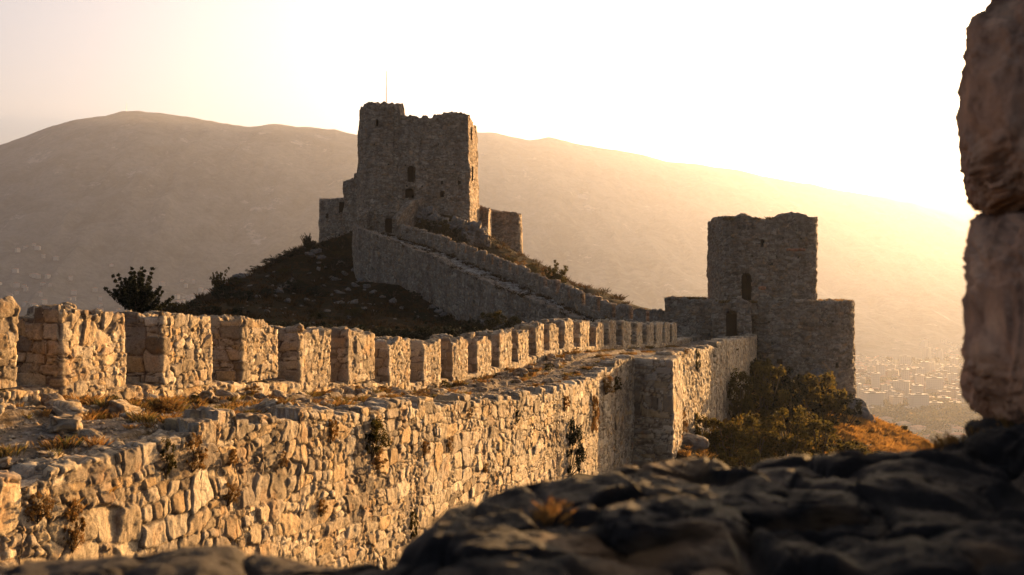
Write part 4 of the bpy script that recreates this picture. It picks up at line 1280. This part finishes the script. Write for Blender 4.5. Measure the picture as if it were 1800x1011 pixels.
def box_mesh(w, d, h, kind):
    v = [(-w / 2, -d / 2, -3), (w / 2, -d / 2, -3), (w / 2, d / 2, -3), (-w / 2, d / 2, -3), (-w / 2, -d / 2, h), (w / 2, -d / 2, h), (w / 2, d / 2, h), (-w / 2, d / 2, h)]
    f = [(0, 1, 5, 4), (1, 2, 6, 5), (2, 3, 7, 6), (3, 0, 4, 7)]
    e = .5
    r0 = [(-w / 2 - e, -d / 2 - e, h + .01), (w / 2 + e, -d / 2 - e, h + .01), (w / 2 + e, d / 2 + e, h + .01), (-w / 2 - e, d / 2 + e, h + .01)]
    if kind == 'hip':
        q = max(0, (w - d) / 2)
        rr = [(-q, 0, h + d * .22), (q, 0, h + d * .22)]
        rv = r0 + rr; rf = [(0, 1, 5, 4), (1, 2, 5, 5), (2, 3, 4, 5), (3, 0, 4, 4), (3, 2, 1, 0)]
    else:
        rv = r0 + [(a, b, h + .9) for a, b, _ in r0]
        k_ = len(rv)
        bx = (-w * .15, w * .15, -d * .15, d * .2)
        rv += [(bx[0], bx[2], h + .9), (bx[1], bx[2], h + .9), (bx[1], bx[3], h + .9), (bx[0], bx[3], h + .9), (bx[0], bx[2], h + 3), (bx[1], bx[2], h + 3), (bx[1], bx[3], h + 3), (bx[0], bx[3], h + 3)]
        rf = [(0, 1, 5, 4), (1, 2, 6, 5), (2, 3, 7, 6), (3, 0, 4, 7), (4, 5, 6, 7)] + [tuple(8 + z for z in t_) for t_ in ((0, 1, 5, 4), (1, 2, 6, 5), (2, 3, 7, 6), (3, 0, 4, 7), (4, 5, 6, 7))]
    return v, f, rv, rf

def poly_mesh(name, v, f, mats, mi=None):
    me = bpy.data.meshes.new(name)
    me.from_pydata([tuple(map(float, a)) for a in v], [], [tuple(dict.fromkeys(a)) for a in f])
    for m_ in mats: me.materials.append(m_)
    if mi is not None: me.polygons.foreach_set('material_index', np.array(mi, dtype=np.int32))
    me.update()
    return me

TYPES = []
for i in range(16):
    hip = i % 8 < 4
    if hip: w, d, h = rng.uniform(11, 18), rng.uniform(9, 12), rng.choice([6, 8, 11])
    else: w, d, h = rng.uniform(13, 27), rng.uniform(10, 13), rng.choice([12, 15, 18, 24, 30])
    v, f, rv, rf = box_mesh(w, d, h, 'hip' if hip else 'flat')
    wm = M_fac[i % 4]; rm = M_roofs[0 if hip and i % 3 else (2 if hip else 1)]
    whole = poly_mesh('house', v + rv, f + [tuple(8 + a for a in t_) for t_ in rf], [wm, rm], [0] * len(f) + [1] * len(rf))
    TYPES.append(dict(hip=hip, w=poly_mesh('wall', v, f, [wm]), r=poly_mesh('roof', rv, rf, [rm]), whole=whole, lab=(['pale', 'cream', 'pink', 'grey'][i % 4], (['brown', 'red'][bool(i % 3)] + ' hipped roof') if hip else 'flat roof'), h=h, rv=rv))

cand = []
cell = 25.0
r = np.random.default_rng(99)
while len(cand) < 9000:
    px_ = r.uniform(1380, 1980) if r.random() < .8 else r.uniform(-200, 1400)
    Y_ = 980 + 5200 * r.random() ** 1.35
    x = (px_ - 900) / F * Y_
    dn = float(fbm(np.array([x / 330]), np.array([Y_ / 330]), np.array([0.]), 3, 55)[0])
    if dn < -.14 - .1 * (Y_ < 2500): continue
    if 3400 < Y_ < 4100 and dn < .25: continue
    cand.append((px_, Y_, x))
occ = set(); blds = []
for (px_, Y_, x) in cand:
    k_ = (int(x // cell), int(Y_ // cell))
    if k_ in occ: continue
    occ.add(k_)
    big = (Y_ > 1300) and r.random() < .34
    ti = int(r.integers(0, 8)); ti = (ti // 4 * 8 + ti % 4) + (4 if big else 0)
    blds.append((px_, Y_, (k_[0] + .5 + r.uniform(-.32, .32)) * cell, (k_[1] + .5 + r.uniform(-.32, .32)) * cell, ti, r.normal() * .12 + 1.3 * float(fbm(np.array([x / 420]), np.array([Y_ / 420]), np.array([7.]), 1, 66)[0]) + (1.57 if r.random() < .4 else 0)))
inview = [b for b in blds if 1495 < b[0] < 1705 and b[1] < 6300]
inview.sort(key=lambda b: b[1])
indiv = inview[:270]
ind_set = set(id(b) for b in indiv)
for n_, b in enumerate(indiv):
    T = TYPES[b[4]]; z = ground_z(b[2], b[3])
    col_, roof_ = T['lab']
    kindn = 'house' if T['hip'] else 'apartment_block'
    lab = f"small {col_} {'house' if T['hip'] else 'apartment block'} with {roof_} in the hazy valley town right of the tower"
    grp = f"{col_} {'houses' if T['hip'] else 'apartment blocks'} with {roof_}s in the valley town"
    if n_ < 60:
        o = thing(kindn, (b[2], b[3], z), lab.replace('small ', 'nearer '), 'house' if T['hip'] else 'apartment block', 'nearer ' + grp, rz=b[5])
        link('wall', T['w'], o); rf_ = link('roof', T['r'], o)
    else:
        o = link(kindn, T['whole'], None, (b[2], b[3], z)); o.rotation_euler = (0, 0, b[5])
        tag(o, lab, 'house' if T['hip'] else 'apartment block', grp)

def merge_buildings(lst, name, label, zf):
    V, Fc, MI, off = [], [], [], 0
    for b in lst:
        T = TYPES[b[4]]; me = T['whole']
        co = np.empty(len(me.vertices) * 3); me.vertices.foreach_get('co', co); co = co.reshape(-1, 3)
        c_, s_ = math.cos(b[5]), math.sin(b[5])
        z = zf(b)
        p = np.stack([co[:, 0] * c_ - co[:, 1] * s_ + b[2], co[:, 0] * s_ + co[:, 1] * c_ + b[3], co[:, 2] + z], -1)
        V += p.tolist()
        for pl in me.polygons:
            Fc.append(tuple(off + q for q in pl.vertices)); MI.append(0 if pl.material_index == 0 else (1 if T['hip'] else 2))
        off += len(co)
    me = poly_mesh(name, V, Fc, [M_fac[0], M_roofs[0], M_roofs[1]], MI)
    o = link(name, me)
    return tag(o, label, 'town', kind='stuff')
merge_buildings([b for b in blds if id(b) not in ind_set], 'town', 'mass of farther hazy buildings filling the valley', lambda b: ground_z(b[2], b[3]))
# buildings scattered on the left foothills
lst = []
for i in range(110):
    px_ = r.choice([r.uniform(-50, 520), r.normal(60, 70), r.normal(345, 40)]); Y_ = r.uniform(2900, 3500)
    ii = int(np.clip((px_ + 900) / 3200 * 699, 0, 699)); jj = int(np.clip(np.searchsorted(MY[ii], Y_), 0, 149))
    lst.append((px_, Y_, (px_ - 900) / F * Y_, Y_, int(r.choice([0, 1, 2, 3, 8, 9, 10, 11])), r.uniform(0, 3), MZ[ii, jj]))
merge_buildings(lst, 'town', 'faint village scattered over the foothills at the left', lambda b: b[6] - 1)

# trees of the valley, one distant mass
cs, rad = [], []
for i in range(2600):
    px_ = r.uniform(1400, 1950); Y_ = 950 + 4200 * r.random() ** 1.3
    x = (px_ - 900) / F * Y_
    dn = float(fbm(np.array([x / 260]), np.array([Y_ / 260]), np.array([3.]), 3, 58)[0])
    if dn < .02: continue
    cs.append((x, Y_, -178 + r.uniform(2, 6))); rad.append(r.uniform(5, 9))
for i in range(420):   # the park below the slope
    a_ = r.uniform(0, 6.28); q_ = r.random() ** .5
    cs.append(((1655 - 900) / F * 1340 + 95 * q_ * math.cos(a_), 1340 + 150 * q_ * math.sin(a_), -176 + r.uniform(2, 9))); rad.append(r.uniform(6, 10))
v, f, tone = leaves(np.array(cs), np.array(rad), 44, 3.2, 77, .8)
tr_ = put('trees', v, f, M_leaf, None, dict(tone=tone), False)
tag(tr_, 'dark groves between the houses of the hazy valley town', 'trees', kind='stuff')

# ------------------------------------------------------------------ FOREGROUND OPENING
op = thing('wall_opening', (.5, 1.2, -1.6), 'dark blurred stone window opening framing the view at the bottom and right', 'window opening')
def fr(name, px, py, Y, s, seed, mat=M_fore, **kw):
    return rock(name, W(px, py, Y), s, seed, mat, parent=op, **kw)
SILX = [(-1.3, -.402, 1.42), (-.62, -.392, 1.44), (-.46, -.378, 1.46), (-.40, -.376, 1.46), (-.33, -.39, 1.44), (-.22, -.392, 1.40), (-.165, -.38, 1.38), (-.125, -.35, 1.44), (-.095, -.325, 1.50), (-.04, -.318, 1.56),
        (.0, -.315, 1.60), (.1, -.318, 1.66), (.20, -.318, 1.74), (.30, -.315, 1.78), (.38, -.318, 1.79), (.42, -.332, 1.78), (.46, -.318, 1.84), (.6, -.312, 1.88), (.72, -.315, 1.92), (.78, -.318, 1.96), (.86, -.31, 1.98), (.93, -.29, 2.0), (1.6, -.26, 2.0)]
SILX = np.array(SILX); SILX[SILX[:, 0] < -.15, 1] += .004; SILX[SILX[:, 0] < -.6, 1] -= .006
sx_ = np.arange(-1.25, 1.5, .0048); sy_ = np.arange(.42, 2.12, .0048)
SX, SY = np.meshgrid(sx_, sy_, indexing='ij')
wx = SX + .05 * fbm(SX * 5, SY * 5, SX * 0, 3, 501); wy = SY + .05 * fbm(SX * 5, SY * 5, SX * 0 + 4, 3, 502)
eh, ih, oxh, oyh = cells(wx, wy, .42, .36, 505, 2.5)
zt_ = np.interp(wx, SILX[:, 0], SILX[:, 1]); yf_ = np.interp(SX + .3 * (wx - SX), SILX[:, 0], SILX[:, 2])
lump = .030 * fbm(SX * 6, SY * 6, SX * 0, 3, 511) - .028 * np.abs(fbm(SX * 9, SY * 9, SX * 0, 4, 512)) + .010 * fbm(SX * 34, SY * 34, SX * 0, 4, 513, .65)
calm = sstep(yf_ - SY, .03, .28)
eh3, ih3, ox3, oy3 = cells(wx * 1.3 + wy * .5, wy * 1.2 - wx * .4, .22, .16, 509, 2.2)
lump = .75 * lump + .022 * (ih3 - .5) + .06 * (ox3 * (ih3 * 9 % 1 - .5)) - .012 * (1 - sstep(eh3, 0, .12))
SZ = zt_ + .006 + calm * (.5 * lump + (ih - .5) * .045 + .05 * (oxh * (ih * 7 % 1 - .5)) - .035 * (1 - sstep(eh, 0, .16))) + (1 - calm) * .25 * lump + .5 * lump
SZ = SZ - .03 * sstep(1.25 - SY, 0, .5) - .12 * sstep(1.0 - SY, 0, .5)
dd = SY - yf_
SZ = SZ - np.where(dd > -.05, ((dd + .05) * 6) ** 2 * .16, 0)
SZ = np.maximum(SZ, -1.0)
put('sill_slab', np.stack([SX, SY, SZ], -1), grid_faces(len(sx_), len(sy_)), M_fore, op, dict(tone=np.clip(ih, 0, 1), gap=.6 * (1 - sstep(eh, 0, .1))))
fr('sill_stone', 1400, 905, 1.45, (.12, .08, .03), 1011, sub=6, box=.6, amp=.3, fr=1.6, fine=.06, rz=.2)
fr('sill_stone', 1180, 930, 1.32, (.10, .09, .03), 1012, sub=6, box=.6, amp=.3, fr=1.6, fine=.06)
# jamb
fr('jamb_stone', 1893, 180, 1.9, (.165, .2, .212), 1041, M_jamb, sub=7, box=.42, amp=.16, fr=3.2, fine=.07)
fr('jamb_stone', 1890, 565, 1.9, (.158, .2, .218), 1043, M_jamb, sub=7, box=.42, amp=.14, fr=3.0, fine=.07)
fr('jamb_stone', 1886, -222, 1.9, (.17, .2, .225), 1047, M_jamb, sub=6, box=.42, amp=.12, fr=2.0, fine=.03)
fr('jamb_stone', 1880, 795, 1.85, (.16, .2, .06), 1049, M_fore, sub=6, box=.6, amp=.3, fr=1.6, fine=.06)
# core of the wall carrying jamb and sill (outside the view or hidden)
ringc = np.array([(1.12, 1.1), (2.6, 1.1), (2.6, 3.1), (1.52, 3.1), (1.12, 2.15), (1.12, 1.1)])  # unseen depth lengthened and slanted behind the jamb to shade the sill
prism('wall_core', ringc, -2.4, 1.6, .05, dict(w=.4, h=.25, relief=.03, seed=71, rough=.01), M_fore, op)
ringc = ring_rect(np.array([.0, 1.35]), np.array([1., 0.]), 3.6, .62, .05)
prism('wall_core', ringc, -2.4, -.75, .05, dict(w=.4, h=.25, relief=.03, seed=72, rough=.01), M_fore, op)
# dry weeds on the sill
gp = [W(px_, py_, Y_) for px_, py_, Y_ in [(1670, 785, 1.95), (1690, 780, 1.98), (1650, 790, 1.95), (1730, 770, 1.9), (1750, 762, 1.9), (1775, 750, 1.88), (980, 905, 1.45), (960, 915, 1.42), (1000, 900, 1.5), (1760, 775, 1.85), (1790, 760, 1.85)]]
grass('dry_grass', np.array(gp), np.full(len(gp), .022), 60, M_dryleaf, 'blurred dry weeds on the dark sill at the foot of the jamb', 9, wdt=.06)

# ------------------------------------------------------------------ haze
hz = bpy.data.materials.new('haze_air')
hz.use_nodes = True
nt = hz.node_tree
for n in list(nt.nodes): nt.nodes.remove(n)
o_ = nt.nodes.new("ShaderNodeOutputMaterial"); pv = nt.nodes.new("ShaderNodeVolumePrincipled")
pv.inputs['Density'].default_value = HAZE_DENSITY
pv.inputs['Color'].default_value = (*HAZE_COLOR, 1)
pv.inputs['Anisotropy'].default_value = HAZE_ANISO
try: pv.inputs['Density Attribute'].default_value = ''
except Exception: pass
nt.links.new(pv.outputs[0], o_.inputs['Volume'])
hz.cycles.homogeneous_volume = True
x0, x1, y0, y1, z0, z1 = -10000, 10000, -2000, 14500, -300, 985
bv = [(x0, y0, z0), (x1, y0, z0), (x1, y1, z0), (x0, y1, z0), (x0, y0, z1), (x1, y0, z1), (x1, y1, z1), (x0, y1, z1)]
hb = link('haze', poly_mesh('haze', bv, [(3, 2, 1, 0), (4, 5, 6, 7), (0, 1, 5, 4), (1, 2, 6, 5), (2, 3, 7, 6), (3, 0, 4, 7)], [hz]))
tag(hb, 'golden evening haze filling the valley', 'haze', kind='stuff')
